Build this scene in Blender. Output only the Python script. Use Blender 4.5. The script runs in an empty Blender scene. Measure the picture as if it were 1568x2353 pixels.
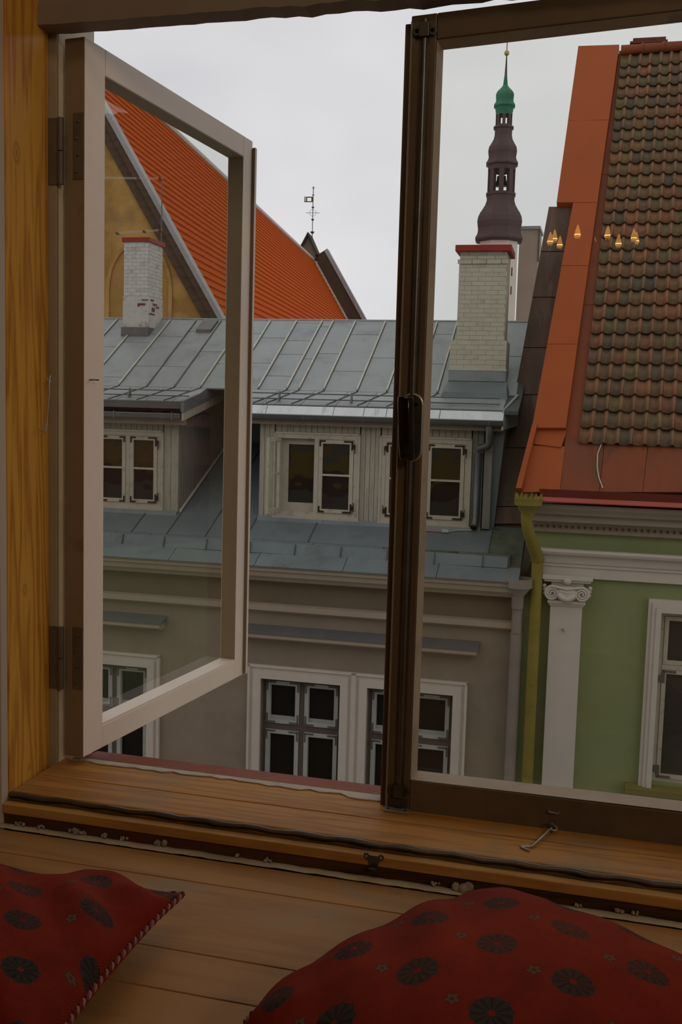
import bpy, bmesh, math, random
from mathutils import Vector, Matrix, Euler
PI = math.pi
random.seed(7)
SC = bpy.context.scene
COL = SC.collection
V3 = lambda *a: Vector(a)

# ---------------------------------------------------------------- camera (calibrated)
IW, IH = 1568.0, 2353.0
FPX, YAW, PITCH, ROLL, FY = 2353.68, .255704, .102062, .0277795, .0268558
EYE = V3(0, -1.8, .75)
fw = V3(-math.sin(YAW)*math.cos(PITCH), math.cos(YAW)*math.cos(PITCH), -math.sin(PITCH))
rt0 = V3(math.cos(YAW), math.sin(YAW), 0)
up0 = rt0.cross(fw)
CR = rt0*math.cos(ROLL) + up0*math.sin(ROLL)
CU = -rt0*math.sin(ROLL) + up0*math.cos(ROLL)
cam = bpy.data.cameras.new('camera')
cam.sensor_fit = 'HORIZONTAL'; cam.sensor_width = 24.0
cam.lens = FPX/IW*24.0
cam.clip_start = .05; cam.clip_end = 500
co = bpy.data.objects.new('camera', cam); COL.objects.link(co)
m = Matrix((CR, CU, -fw)).transposed().to_4x4(); m.translation = EYE
co.matrix_world = m
SC.camera = co

# ---------------------------------------------------------------- view, world, light
SC.view_settings.view_transform = 'Standard'
SC.view_settings.look = 'None'
SC.view_settings.gamma = 1.0
SC.view_settings.use_curve_mapping = False
SC.view_settings.exposure = 0.0
w = bpy.data.worlds.new('overcast'); SC.world = w; w.use_nodes = True
nt = w.node_tree; nt.nodes.clear()
wo = nt.nodes.new('ShaderNodeOutputWorld'); bg = nt.nodes.new('ShaderNodeBackground')
tc = nt.nodes.new('ShaderNodeTexCoord'); mp = nt.nodes.new('ShaderNodeMapping')
mp.inputs['Scale'].default_value = (1.6, 1.6, 3.2)
no = nt.nodes.new('ShaderNodeTexNoise'); no.inputs['Scale'].default_value = 1.7; no.inputs['Detail'].default_value = 3.5
rp = nt.nodes.new('ShaderNodeValToRGB')
rp.color_ramp.elements[0].position = .30; rp.color_ramp.elements[0].color = (.60, .605, .635, 1)
rp.color_ramp.elements[1].position = .72; rp.color_ramp.elements[1].color = (.78, .765, .775, 1)
nt.links.new(tc.outputs['Generated'], mp.inputs['Vector']); nt.links.new(mp.outputs[0], no.inputs['Vector'])
nt.links.new(no.outputs['Fac'], rp.inputs[0]); nt.links.new(rp.outputs[0], bg.inputs[0])
bg.inputs[1].default_value = 1.0
nt.links.new(bg.outputs[0], wo.inputs[0])

def area(name, loc, aim, sx, sy, e, col):
    l = bpy.data.lights.new(name, 'AREA'); l.shape = 'RECTANGLE'; l.size = sx; l.size_y = sy; l.energy = e; l.color = col
    o = bpy.data.objects.new(name, l); COL.objects.link(o); o.location = loc
    o.rotation_euler = (Vector(aim)-Vector(loc)).to_track_quat('-Z', 'Y').to_euler(); return o
area('ceiling_fill_light', (-.35, -1.05, 2.44), (-.35, -.75, 0), 1.3, .7, 6, (1, .74, .46))  # added warm fill, out of view, brightens boards and cushions
RL_ = area('room_fill_light', (1.9, -3.2, 2.15), (-.3, 0, .7), .6, .6, 19, (1, .76, .50))  # added warm fill, out of view, brightens the window frames

# ---------------------------------------------------------------- projection onto real planes (used to read sizes)
def ray(x, y): return CR*((x-784)/FPX) - CU*((y-1176.5)/FPX) + fw
def AY(x, y, Y): d = ray(x, y); return EYE + d*((Y-EYE.y)/d.y)
def AZ(x, y, Z): d = ray(x, y); return EYE + d*((Z-EYE.z)/d.z)
def APL(x, y, P0, N): d = ray(x, y); return EYE + d*((P0-EYE).dot(N)/d.dot(N))
FU = V3(math.cos(FY), math.sin(FY), 0); FN = V3(-math.sin(FY), math.cos(FY), 0); ZZ = V3(0, 0, 1)
def FP(a, d, z): return FU*a + FN*d + ZZ*z            # street-front frame -> world
def AF(x, y, D):                                       # -> (a, z) on the street front at depth D
    p = APL(x, y, FN*D, FN); return p.dot(FU), p.z
def AFA(x, y, a):                                      # -> (d, z) on the plane a = const
    p = APL(x, y, FU*a, FU); return p.dot(FN), p.z

# ---------------------------------------------------------------- mesh helpers
ORG = {}
class MB:
    def __init__(s, xf=None): s.v = []; s.f = []; s.xf = xf or (lambda a, b, c: V3(a, b, c))
    def P(s, p): return s.xf(*p)
    def hexa(s, p):           # 8 points: 4 bottom ccw, 4 top ccw
        i = len(s.v); s.v += [s.P(q) for q in p]
        s.f += [[i+k for k in q] for q in ((0, 3, 2, 1), (4, 5, 6, 7), (0, 1, 5, 4), (1, 2, 6, 5), (2, 3, 7, 6), (3, 0, 4, 7))]
        return s
    def box(s, x0, x1, y0, y1, z0, z1):
        return s.hexa([(x0, y0, z0), (x1, y0, z0), (x1, y1, z0), (x0, y1, z0), (x0, y0, z1), (x1, y0, z1), (x1, y1, z1), (x0, y1, z1)])
    def bar(s, p0, p1, w, h, upv=(0, 0, 1)):   # rectangular bar between points (world/local coords)
        p0 = V3(*p0); p1 = V3(*p1); d = (p1-p0).normalized(); u = V3(*upv)
        sd = d.cross(u).normalized()*w/2; u = sd.cross(d).normalized()*h/2
        return s.hexa([tuple(q) for q in (p0-sd-u, p0+sd-u, p1+sd-u, p1-sd-u, p0-sd+u, p0+sd+u, p1+sd+u, p1-sd+u)])
    def prism(s, poly, vec):
        n = len(poly); i = len(s.v); vec = V3(*vec)
        s.v += [s.P(q) for q in poly] + [s.P(tuple(V3(*q)+vec)) for q in poly]
        s.f.append([i+k for k in range(n)][::-1]); s.f.append([i+n+k for k in range(n)])
        for k in range(n): s.f.append([i+k, i+(k+1) % n, i+n+(k+1) % n, i+n+k])
        return s
    def tube(s, pts, r, n=8, cap=True, flat=1.0):
        pts = [s.P(tuple(p)) for p in pts]; i = len(s.v); m = len(pts)
        rs = r if isinstance(r, (list, tuple)) else [r]*m
        ref = None
        for k, p in enumerate(pts):
            d = (pts[min(k+1, m-1)]-pts[max(k-1, 0)])
            if d.length < 1e-9: d = V3(0, 0, 1)
            d.normalize()
            if ref is None: ref = V3(0, 0, 1) if abs(d.z) < .9 else V3(0, 1, 0)
            a = d.cross(ref)
            if a.length < 1e-4: a = d.cross(V3(1, 0, 0))
            a.normalize(); b = a.cross(d).normalized(); ref = b
            for q in range(n):
                t = 2*PI*q/n; s.v.append(p + a*math.cos(t)*rs[k] + b*math.sin(t)*rs[k]*flat)
        for k in range(m-1):
            for q in range(n):
                s.f.append([i+k*n+q, i+k*n+(q+1) % n, i+(k+1)*n+(q+1) % n, i+(k+1)*n+q])
        if cap:
            s.f.append([i+q for q in range(n)][::-1]); s.f.append([i+(m-1)*n+q for q in range(n)])
        return s
    def lathe(s, c, prof, n=16, rot=0.0, caps=True, arc=1.0):
        i = len(s.v); m = len(prof)
        for r, z in prof:
            for q in range(n):
                t = 2*PI*q/n+rot; s.v.append(s.P((c[0]+r*math.cos(t), c[1]+r*math.sin(t), c[2]+z)))
        for k in range(m-1):
            for q in range(n): s.f.append([i+k*n+q, i+k*n+(q+1) % n, i+(k+1)*n+(q+1) % n, i+(k+1)*n+q])
        if caps: s.f.append([i+q for q in range(n)][::-1]); s.f.append([i+(m-1)*n+q for q in range(n)])
        return s
    def sphere(s, c, r, n=10, m=7, sq=(1, 1, 1)):
        i = len(s.v)
        for a in range(1, m):
            for q in range(n):
                th = PI*a/m; t = 2*PI*q/n
                s.v.append(s.P((c[0]+r*sq[0]*math.sin(th)*math.cos(t), c[1]+r*sq[1]*math.sin(th)*math.sin(t), c[2]+r*sq[2]*math.cos(th))))
        s.v.append(s.P((c[0], c[1], c[2]+r*sq[2]))); s.v.append(s.P((c[0], c[1], c[2]-r*sq[2])))
        tp, bt = len(s.v)-2, len(s.v)-1
        for a in range(m-2):
            for q in range(n): s.f.append([i+a*n+q, i+(a+1)*n+q, i+(a+1)*n+(q+1) % n, i+a*n+(q+1) % n])
        for q in range(n):
            s.f.append([tp, i+q, i+(q+1) % n]); s.f.append([bt, i+(m-2)*n+(q+1) % n, i+(m-2)*n+q])
        return s
    def grid(s, rows):        # rows: list of lists of points
        i = len(s.v); m = len(rows); n = len(rows[0])
        for r in rows: s.v += [s.P(tuple(p)) for p in r]
        for a in range(m-1):
            for b in range(n-1): s.f.append([i+a*n+b, i+a*n+b+1, i+(a+1)*n+b+1, i+(a+1)*n+b])
        return s
    def build(s, name, mat, parent=None, smooth=False, bevel=0, label=None, org=None, kind=None, recalc=True):
        lo = V3(*[min(p[k] for p in s.v) for k in range(3)]); hi = V3(*[max(p[k] for p in s.v) for k in range(3)])
        o3 = org if org is not None else (V3((lo.x+hi.x)/2, (lo.y+hi.y)/2, lo.z) if parent is None else (lo+hi)/2)
        me = bpy.data.meshes.new(name)
        me.from_pydata([p-o3 for p in s.v], [], s.f); me.update()
        bm = bmesh.new(); bm.from_mesh(me)
        if bevel: 
            bmesh.ops.remove_doubles(bm, verts=bm.verts, dist=1e-6)
            bmesh.ops.recalc_face_normals(bm, faces=bm.faces)
            es = [e for e in bm.edges if len(e.link_faces) == 2 and e.calc_face_angle(0) > .6]
            bmesh.ops.bevel(bm, geom=es, offset=bevel, segments=2, affect='EDGES', profile=.5, clamp_overlap=True)
        if recalc: bmesh.ops.recalc_face_normals(bm, faces=bm.faces)
        if smooth:
            for f in bm.faces: f.smooth = True
            for e in bm.edges:
                if len(e.link_faces) == 2 and e.calc_face_angle(0) > .9: e.smooth = False
        bm.to_mesh(me); bm.free()
        me.materials.append(mat)
        o = bpy.data.objects.new(name, me); COL.objects.link(o)
        put(o, parent, o3)
        if label: o['label'] = label
        if kind: o['kind'] = kind
        return o
def put(o, parent, world_loc):
    if parent is not None:
        o.parent = parent; o.location = Vector(world_loc) - ORG[parent.name]
    else: o.location = world_loc
    ORG[o.name] = Vector(world_loc)
def inst(name, me, parent, world_loc, rot):      # a piece sharing mesh data
    o = bpy.data.objects.new(name, me); COL.objects.link(o); put(o, parent, world_loc)
    o.rotation_euler = rot; return o
def thing(name, loc, label=None, cat=None, group=None, kind=None):
    o = bpy.data.objects.new(name, None); o.empty_display_size = .1; COL.objects.link(o); put(o, None, Vector(loc))
    return tag(o, label, cat, group, kind)
def tag(o, label=None, cat=None, group=None, kind=None):
    if label: o['label'] = label
    if cat: o['category'] = cat
    if group: o['group'] = group
    if kind: o['kind'] = kind
    return o

# ---------------------------------------------------------------- materials
def srgb(r, g, b):
    f = lambda c: (c/255/12.92) if c/255 <= .04045 else ((c/255+.055)/1.055)**2.4
    return (f(r), f(g), f(b), 1)
def nodes(name):
    m = bpy.data.materials.new(name); m.use_nodes = True; t = m.node_tree
    return m, t, t.nodes['Principled BSDF'], t.links
def N(t, typ, **kw):
    n = t.nodes.new(typ)
    for k, v in kw.items():
        if k in n.inputs: n.inputs[k].default_value = v
        else: setattr(n, k, v)
    return n
def math_(t, op, a, b=None, c=None):
    n = t.nodes.new('ShaderNodeMath'); n.operation = op
    for i, x in enumerate((a, b, c)):
        if x is None: continue
        if isinstance(x, (int, float)): n.inputs[i].default_value = x
        else: t.links.new(x, n.inputs[i])
    return n.outputs[0]
def mix(t, fac, a, b):
    n = t.nodes.new('ShaderNodeMix'); n.data_type = 'RGBA'
    for s, x in ((n.inputs[0], fac), (n.inputs[6], a), (n.inputs[7], b)):
        if isinstance(x, (int, float)): s.default_value = x
        elif isinstance(x, tuple): s.default_value = x
        else: t.links.new(x, s)
    return n.outputs[2]
def coords(t, scale=(1, 1, 1), rnd=True, rot=(0, 0, 0)):
    tc = t.nodes.new('ShaderNodeTexCoord'); v = tc.outputs['Object']
    if rnd:
        oi = t.nodes.new('ShaderNodeObjectInfo'); sc = t.nodes.new('ShaderNodeVectorMath'); sc.operation = 'ADD'
        cm = t.nodes.new('ShaderNodeCombineXYZ')
        for i, k in enumerate((13.1, 7.7, 3.3)): t.links.new(math_(t, 'MULTIPLY', oi.outputs['Random'], k), cm.inputs[i])
        t.links.new(v, sc.inputs[0]); t.links.new(cm.outputs[0], sc.inputs[1]); v = sc.outputs[0]
    mp = t.nodes.new('ShaderNodeMapping'); mp.inputs['Scale'].default_value = scale; mp.inputs['Rotation'].default_value = rot
    t.links.new(v, mp.inputs['Vector']); return mp.outputs[0]
def ramp(t, fac, stops):
    r = t.nodes.new('ShaderNodeValToRGB'); e = r.color_ramp.elements
    e[0].position, e[0].color = stops[0]; e[1].position, e[1].color = stops[-1]
    for p, c in stops[1:-1]: x = e.new(p); x.color = c
    t.links.new(fac, r.inputs[0]); return r.outputs[0]
def bumpto(t, b, h, strength=.3, dist=.01):
    n = t.nodes.new('ShaderNodeBump'); n.inputs['Strength'].default_value = strength; n.inputs['Distance'].default_value = dist
    t.links.new(h, n.inputs['Height']); t.links.new(n.outputs[0], b.inputs['Normal'])
def plain(name, c1, c2=None, scale=6, rough=.6, metal=0, bump=.15, bd=.004, stretch=(1, 1, 1), rnd=True, lo=.35, hi=.7, dirt=None, dscale=2, spec=None):
    m, t, b, L = nodes(name)
    b.inputs['Roughness'].default_value = rough; b.inputs['Metallic'].default_value = metal
    b.inputs['Specular IOR Level'].default_value = spec if spec is not None else (.5 if rough < .5 else .15)
    v = coords(t, stretch, rnd)
    n = N(t, 'ShaderNodeTexNoise', Scale=scale, Detail=5.0, Roughness=.6); L.new(v, n.inputs['Vector'])
    c = ramp(t, n.outputs['Fac'], [(lo, c1), (hi, c2 or c1)])
    if dirt:
        n2 = N(t, 'ShaderNodeTexNoise', Scale=dscale, Detail=7.0, Roughness=.7); L.new(v, n2.inputs['Vector'])
        f = ramp(t, n2.outputs['Fac'], [(.55, (0, 0, 0, 1)), (.75, (1, 1, 1, 1))])
        c = mix(t, f, c, dirt)
    L.new(c, b.inputs['Base Color'])
    if bump:
        n3 = N(t, 'ShaderNodeTexNoise', Scale=scale*9, Detail=4.0); L.new(v, n3.inputs['Vector'])
        bumpto(t, b, n3.outputs['Fac'], bump, bd)
    return m
def wood(name, c1, c2, dark, axis='x', rough=.45, ring=26.0, knots=(), grey=None, rnd=True, gs=1.0, dk=1.25):
    m, t, b, L = nodes(name)
    b.inputs['Roughness'].default_value = rough; b.inputs['Specular IOR Level'].default_value = .22
    st = {'x': (.7, 9, 9), 'z': (9, 9, .7)}[axis]
    v = coords(t, (1, 1, 1), rnd)
    mp = N(t, 'ShaderNodeMapping'); mp.inputs['Scale'].default_value = st; L.new(v, mp.inputs['Vector'])
    n1 = N(t, 'ShaderNodeTexNoise', Scale=1.6*gs, Detail=3.0, Roughness=.5); L.new(mp.outputs[0], n1.inputs['Vector'])
    rings = math_(t, 'SINE', math_(t, 'MULTIPLY', n1.outputs['Fac'], ring*2))
    rings = math_(t, 'MULTIPLY_ADD', rings, .5, .5)
    n2 = N(t, 'ShaderNodeTexNoise', Scale=22.0*gs, Detail=4.0); L.new(mp.outputs[0], n2.inputs['Vector'])
    fac = math_(t, 'MULTIPLY', math_(t, 'POWER', rings, 2.2), n2.outputs['Fac'])
    n4 = N(t, 'ShaderNodeTexNoise', Scale=1.1, Detail=2.0); L.new(mp.outputs[0], n4.inputs['Vector'])
    base = mix(t, n4.outputs['Fac'], c1, c2)
    c = mix(t, math_(t, 'MULTIPLY', fac, dk), base, dark)
    if grey:
        n5 = N(t, 'ShaderNodeTexNoise', Scale=5.0, Detail=6.0, Roughness=.7); L.new(v, n5.inputs['Vector'])
        c = mix(t, ramp(t, n5.outputs['Fac'], [(.52, (0, 0, 0, 1)), (.72, (.8, .8, .8, 1))]), c, grey)
    tc = t.nodes.new('ShaderNodeTexCoord')
    for (kx, ky, kz, kr) in knots:
        sub = N(t, 'ShaderNodeVectorMath', operation='SUBTRACT'); L.new(tc.outputs['Object'], sub.inputs[0]); sub.inputs[1].default_value = (kx, ky, kz)
        sq = N(t, 'ShaderNodeVectorMath', operation='MULTIPLY'); L.new(sub.outputs[0], sq.inputs[0])
        sq.inputs[1].default_value = (.55, 1, 1) if axis == 'x' else (1, 1, .7)
        ln = N(t, 'ShaderNodeVectorMath', operation='LENGTH'); L.new(sq.outputs[0], ln.inputs[0])
        d = math_(t, 'ADD', ln.outputs['Value'], math_(t, 'MULTIPLY', n2.outputs['Fac'], kr*.35))
        ringk = math_(t, 'MULTIPLY_ADD', math_(t, 'SINE', math_(t, 'MULTIPLY', d, 9/kr)), .35, .45)
        f2 = ramp(t, math_(t, 'DIVIDE', d, kr), [(.55, (1, 1, 1, 1)), (1.0, (0, 0, 0, 1))])
        c = mix(t, math_(t, 'MULTIPLY', f2, ringk), c, (dark[0]*.35, dark[1]*.3, dark[2]*.3, 1))
    L.new(c, b.inputs['Base Color'])
    bumpto(t, b, fac, .25, .002)
    return m

M = {}
M['pine'] = wood('varnished_pine', (.74, .40, .07, 1), (.66, .32, .05, 1), (.36, .125, .015, 1), 'z', .38, 24,
                 knots=[(.0, -.07, .335, .02), (0, -.045, -.46, .014), (0, -.03, -.81, .012)], rnd=False)
M['sillwood'] = wood('worn_sill_wood', (.50, .235, .055, 1), (.40, .18, .045, 1), (.15, .06, .012, 1), 'x', .58, 16, knots=[(.30, -.02, 0, .02), (.9, .01, 0, .022)], grey=(.26, .18, .10, 1), rnd=False, gs=1.5, dk=.8)
M['plank'] = wood('worn_floor_wood', (.42, .22, .085, 1), (.36, .175, .055, 1), (.15, .065, .018, 1), 'x', .60, 9, knots=[(-.3, .02, 0, .02), (.17, -.03, 0, .016), (.55, .01, 0, .018)], grey=(.27, .20, .125, 1), gs=1.3, dk=.5)
M['lipwood'] = wood('fresh_sill_lip_wood', (.52, .29, .085, 1), (.45, .235, .065, 1), (.28, .12, .03, 1), 'x', .4, 8)
M['darkwood'] = wood('dark_step_wood', (.10, .045, .018, 1), (.075, .03, .012, 1), (.03, .012, .005, 1), 'x', .5, 10)
M['head'] = plain('grey_brown_head_paint', (.25, .205, .17, 1), (.215, .175, .145, 1), 5, .6, bump=.1)
M['brown'] = plain('brown_frame_paint', (.115, .078, .05, 1), (.095, .064, .04, 1), 4, .45, bump=.08, dirt=(.14, .10, .068, 1), dscale=3, spec=.35)
M['bead'] = plain('pale_glazing_bead_paint', (.44, .375, .31, 1), (.36, .30, .24, 1), 8, .5, bump=.1, dirt=(.22, .18, .13, 1), dscale=6)
M['sashwhite'] = plain('white_sash_paint', (.90, .79, .695, 1), (.85, .74, .65, 1), 4, .45, bump=.06)
M['sashedge'] = plain('grey_brown_edge_paint_and_shade', (.26, .205, .145, 1), (.23, .18, .125, 1), 4, .5, bump=.08, dirt=(.15, .115, .075, 1), dscale=7)
M['sashinner'] = plain('taupe_rebate_tone', (.36, .295, .22, 1), (.33, .27, .20, 1), 4, .5, bump=.05)
M['framegrey'] = plain('grey_frame_paint', (.36, .315, .25, 1), (.31, .27, .21, 1), 5, .6, bump=.1)
M['plaster'] = plain('rough_white_plaster', (.86, .81, .68, 1), (.76, .71, .59, 1), 14, .9, bump=.35, bd=.006)
M['caulk'] = plain('white_sealant', (.52, .47, .39, 1), (.40, .36, .29, 1), 20, .7, bump=.5, bd=.004, dirt=(.2, .15, .1, 1))
M['wadding'] = plain('cotton_wadding_fluff', (.48, .42, .36, 1), (.30, .26, .22, 1), 30, 1, bump=.9, bd=.01)
M['gasket'] = plain('brown_rubber_gasket', (.09, .06, .04, 1), (.05, .033, .022, 1), 10, .3, bump=.1)
M['redsill'] = plain('red_brown_painted_sill', (.25, .07, .04, 1), (.19, .05, .03, 1), 9, .6, bump=.3, dirt=(.33, .17, .12, 1), dscale=9)
M['steel'] = plain('worn_steel', (.42, .40, .38, 1), (.32, .30, .28, 1), 20, .38, .6, bump=.05)
M['darksteel'] = plain('dull_grey_steel', (.16, .15, .14, 1), (.11, .105, .1, 1), 20, .38, .9, bump=.05)
M['pewter'] = plain('pewter_plate', (.10, .095, .09, 1), (.08, .075, .07, 1), 20, .42, .8, bump=.03)
M['blackgloss'] = plain('black_gloss_handle', (.008, .006, .006, 1), None, 5, .12, 0, bump=0)
M['hinge'] = plain('painted_hinge', (.13, .105, .09, 1), (.09, .075, .065, 1), 20, .45, 0, bump=.1)
M['intwall'] = plain('pale_grey_interior_paint', (.55, .49, .43, 1), (.50, .45, .39, 1), 3, .8, bump=.1)
M['ceil'] = plain('dim_ceiling_paint', (.30, .24, .18, 1), (.27, .22, .16, 1), 3, .8, bump=.1)
# exterior
M['zinc'] = plain('zinc_roof_sheet', (.30, .315, .305, 1), (.235, .255, .25, 1), 1.6, .45, .15, bump=.05, dirt=(.175, .19, .17, 1), dscale=1.6)
M['zincdark'] = plain('weathered_blue_zinc', (.165, .19, .19, 1), (.13, .155, .155, 1), 1.8, .45, .15, bump=.05, dirt=(.10, .115, .09, 1), dscale=2)
M['zincmoss'] = plain('mossy_zinc', (.13, .135, .11, 1), (.075, .085, .045, 1), 3, .7, .05, bump=.2, dirt=(.04, .05, .018, 1), dscale=3)
M['zincpale'] = plain('bright_drip_sheet', (.66, .67, .66, 1), (.55, .56, .55, 1), 2.0, .32, .25, bump=.03, dirt=(.16, .16, .15, 1), dscale=2.4, stretch=(2, 1, .4))
M['seam'] = plain('pale_seam_edge', (.56, .54, .45, 1), (.46, .44, .36, 1), 6, .5, .1, bump=.05)
M['seamdark'] = plain('dark_seam_edge', (.10, .105, .10, 1), (.08, .085, .08, 1), 6, .6, .1, bump=.05)
M['gutter'] = plain('grey_gutter_metal', (.145, .145, .135, 1), (.11, .11, .10, 1), 4, .4, .5, bump=.05)
M['cream'] = plain('cream_stucco', (.40, .322, .235, 1), (.37, .292, .212, 1), 5, .85, bump=.15)
M['taupe'] = plain('taupe_stucco', (.30, .238, .172, 1), (.262, .206, .148, 1), 2.0, .9, bump=.4, bd=.006, dirt=(.235, .183, .13, 1), dscale=1.4)
M['frieze'] = plain('brown_frieze_stucco', (.20, .152, .098, 1), (.18, .137, .088, 1), 3, .9, bump=.2)
M['trimwhite'] = plain('white_window_surround', (.60, .525, .445, 1), (.56, .485, .41, 1), 3, .8, bump=.1)
M['ledgetop'] = plain('slate_grey_ledge_sheet', (.155, .145, .14, 1), (.13, .125, .12, 1), 3, .6, .2, bump=.1)
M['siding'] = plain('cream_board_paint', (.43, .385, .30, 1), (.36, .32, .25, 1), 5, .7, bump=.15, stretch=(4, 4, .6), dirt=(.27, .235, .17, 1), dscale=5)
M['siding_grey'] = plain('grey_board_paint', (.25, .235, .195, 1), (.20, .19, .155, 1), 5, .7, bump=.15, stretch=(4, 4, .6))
M['soffit'] = plain('cream_eave_board', (.33, .27, .20, 1), (.28, .225, .16, 1), 4, .7, bump=.1)
M['winframe'] = plain('cream_window_paint', (.50, .44, .34, 1), (.45, .39, .30, 1), 5, .5, bump=.1, dirt=(.30, .25, .17, 1), dscale=10)
M['winbrown'] = plain('brown_window_frame', (.14, .105, .085, 1), (.115, .085, .07, 1), 5, .55, bump=.1)
M['winpale'] = plain('pale_window_sash', (.44, .435, .39, 1), (.38, .37, .33, 1), 5, .5, bump=.05)
M['bracket'] = plain('black_corner_iron', (.045, .03, .02, 1), None, 5, .5, .3, bump=0)
M['bracketgrey'] = plain('grey_corner_iron', (.15, .13, .115, 1), None, 5, .5, .3, bump=0)
M['green'] = plain('sage_green_stucco', (.255, .285, .128, 1), (.228, .252, .11, 1), 1.3, .9, bump=.3, bd=.005, dirt=(.24, .262, .15, 1), dscale=1.1)
M['greentrim'] = plain('greyish_cream_cornice', (.34, .275, .205, 1), (.30, .24, .178, 1), 3, .85, bump=.1)
M['pilaster'] = plain('white_pilaster_stucco', (.60, .525, .45, 1), (.56, .485, .415, 1), 3, .85, bump=.12)
M['olive'] = plain('olive_sill_paint', (.20, .165, .05, 1), (.17, .14, .04, 1), 4, .7, bump=.1)
M['yellowpipe'] = plain('mustard_pipe_paint', (.26, .205, .045, 1), (.22, .165, .03, 1), 2.2, .6, bump=.1, dirt=(.16, .125, .035, 1), dscale=5)
M['greypipe'] = plain('beige_grey_pipe_paint', (.28, .235, .195, 1), (.24, .2, .165, 1), 3, .55, bump=.1)
M['orange'] = plain('orange_painted_sheet', (.37, .082, .020, 1), (.34, .072, .018, 1), 1.2, .55, .0, bump=.03, spec=.15)
M['orangeworn'] = plain('stained_orange_sheet', (.25, .058, .020, 1), (.17, .055, .026, 1), 1.1, .6, .0, bump=.05, dirt=(.10, .048, .024, 1), dscale=1.6, stretch=(1.5, 1, .5), spec=.2)
M['redgutter'] = plain('dark_red_gutter', (.16, .02, .010, 1), (.13, .017, .008, 1), 3, .45, .1, bump=.03)
M['redsheet'] = plain('red_eave_sheet', (.42, .065, .04, 1), (.36, .05, .03, 1), 2, .4, .05, bump=.03)
M['rust'] = plain('rusty_dark_cladding', (.16, .095, .07, 1), (.075, .055, .04, 1), 1.6, .65, .1, bump=.2, stretch=(3, 1, .5), dirt=(.19, .165, .145, 1), dscale=1.8)
M['brickwhite'] = plain('limewashed_brick', (.60, .575, .54, 1), (.52, .49, .44, 1), 6, .85, bump=.4, dirt=(.36, .30, .24, 1), dscale=3)
M['brickbeige'] = plain('beige_painted_brick', (.53, .495, .385, 1), (.48, .44, .335, 1), 3, .9, bump=.5, dirt=(.40, .32, .21, 1), dscale=2.2)
M['mortar'] = plain('beige_mortar', (.50, .46, .355, 1), (.45, .41, .31, 1), 4, .9, bump=.4, dirt=(.38, .29, .18, 1), dscale=2)
M['mortarwhite'] = plain('pale_render', (.57, .54, .50, 1), (.50, .47, .42, 1), 6, .9, bump=.4, dirt=(.10, .06, .04, 1), dscale=5)
M['capred'] = plain('red_chimney_cap', (.33, .045, .025, 1), (.27, .035, .02, 1), 3, .5, .05, bump=.03)
M['redbrick'] = plain('dark_red_brick', (.17, .055, .04, 1), (.12, .04, .03, 1), 12, .85, bump=.4)
M['churchtile'] = plain('bright_orange_tile', (.47, .080, .005, 1), (.42, .068, .004, 1), 2.0, .85, bump=.2, spec=.05)
M['ochre'] = plain('ochre_lime_render', (.47, .27, .085, 1), (.32, .175, .05, 1), .7, .95, bump=.2, dirt=(.25, .17, .085, 1), dscale=.5, rnd=False, lo=.42, hi=.58)
M['ochredark'] = plain('niche_render', (.38, .215, .065, 1), (.29, .16, .045, 1), .6, .95, bump=.2)
M['lead'] = plain('grey_lead_coping', (.33, .32, .32, 1), (.27, .26, .26, 1), 1.0, .5, .3, bump=.05)
M['bargeboard'] = plain('dark_brown_verge', (.09, .062, .04, 1), (.07, .05, .03, 1), 1, .8, bump=.1)
M['churchwhite'] = plain('white_tower_render', (.72, .64, .56, 1), (.66, .58, .50, 1), .4, .9, bump=.05)
M['churchpink'] = plain('pinkish_tower_render', (.40, .31, .25, 1), (.35, .27, .215, 1), .3, .95, bump=.1, dirt=(.30, .24, .2, 1), dscale=.4)
M['darkcopper'] = plain('dark_brown_copper', (.115, .077, .072, 1), (.09, .06, .056, 1), .6, .6, .2, bump=.05)
M['greencopper'] = plain('green_patina_copper', (.055, .20, .12, 1), (.045, .15, .085, 1), .9, .6, .1, bump=.05, dirt=(.05, .09, .04, 1), dscale=.8)
M['spiregrey'] = plain('grey_spire_metal', (.10, .095, .085, 1), None, 1, .5, .3, bump=0)
M['gold'] = plain('gilded_ball', (.55, .42, .14, 1), (.40, .28, .10, 1), 1, .3, .8, bump=0)
M['slate'] = plain('dark_slate_turret', (.045, .032, .025, 1), (.035, .026, .02, 1), 1, .7, 0, bump=.1)
M['turretwall'] = plain('grey_brown_turret_boards', (.16, .13, .09, 1), (.12, .095, .065, 1), 1, .85, bump=.1)
M['bell'] = plain('bronze_bell', (.07, .05, .04, 1), None, 1, .5, .5, bump=0)
M['cable'] = plain('white_cable', (.5, .46, .38, 1), None, 5, .6, 0, bump=0)
M['pinkcable'] = plain('pink_cable', (.40, .19, .17, 1), None, 5, .6, 0, bump=0)
M['black'] = plain('black_opening', (.01, .009, .008, 1), None, 5, .8, 0, bump=0)
M['street'] = plain('grey_cobble_street', (.32, .30, .27, 1), (.26, .245, .22, 1), 2, .9, bump=.4)
M['yellowwall'] = plain('yellow_street_render', (.62, .40, .05, 1), (.56, .36, .045, 1), 1, .9, bump=.2)
M['maroonwall'] = plain('maroon_street_render', (.20, .075, .05, 1), (.16, .06, .04, 1), 1, .9, bump=.2)
M['greywall'] = plain('grey_street_render', (.36, .33, .28, 1), (.31, .28, .24, 1), 1, .9, bump=.2)
M['bronze'] = plain('aged_brass', (.30, .20, .08, 1), None, 5, .35, .9, bump=0)
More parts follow.
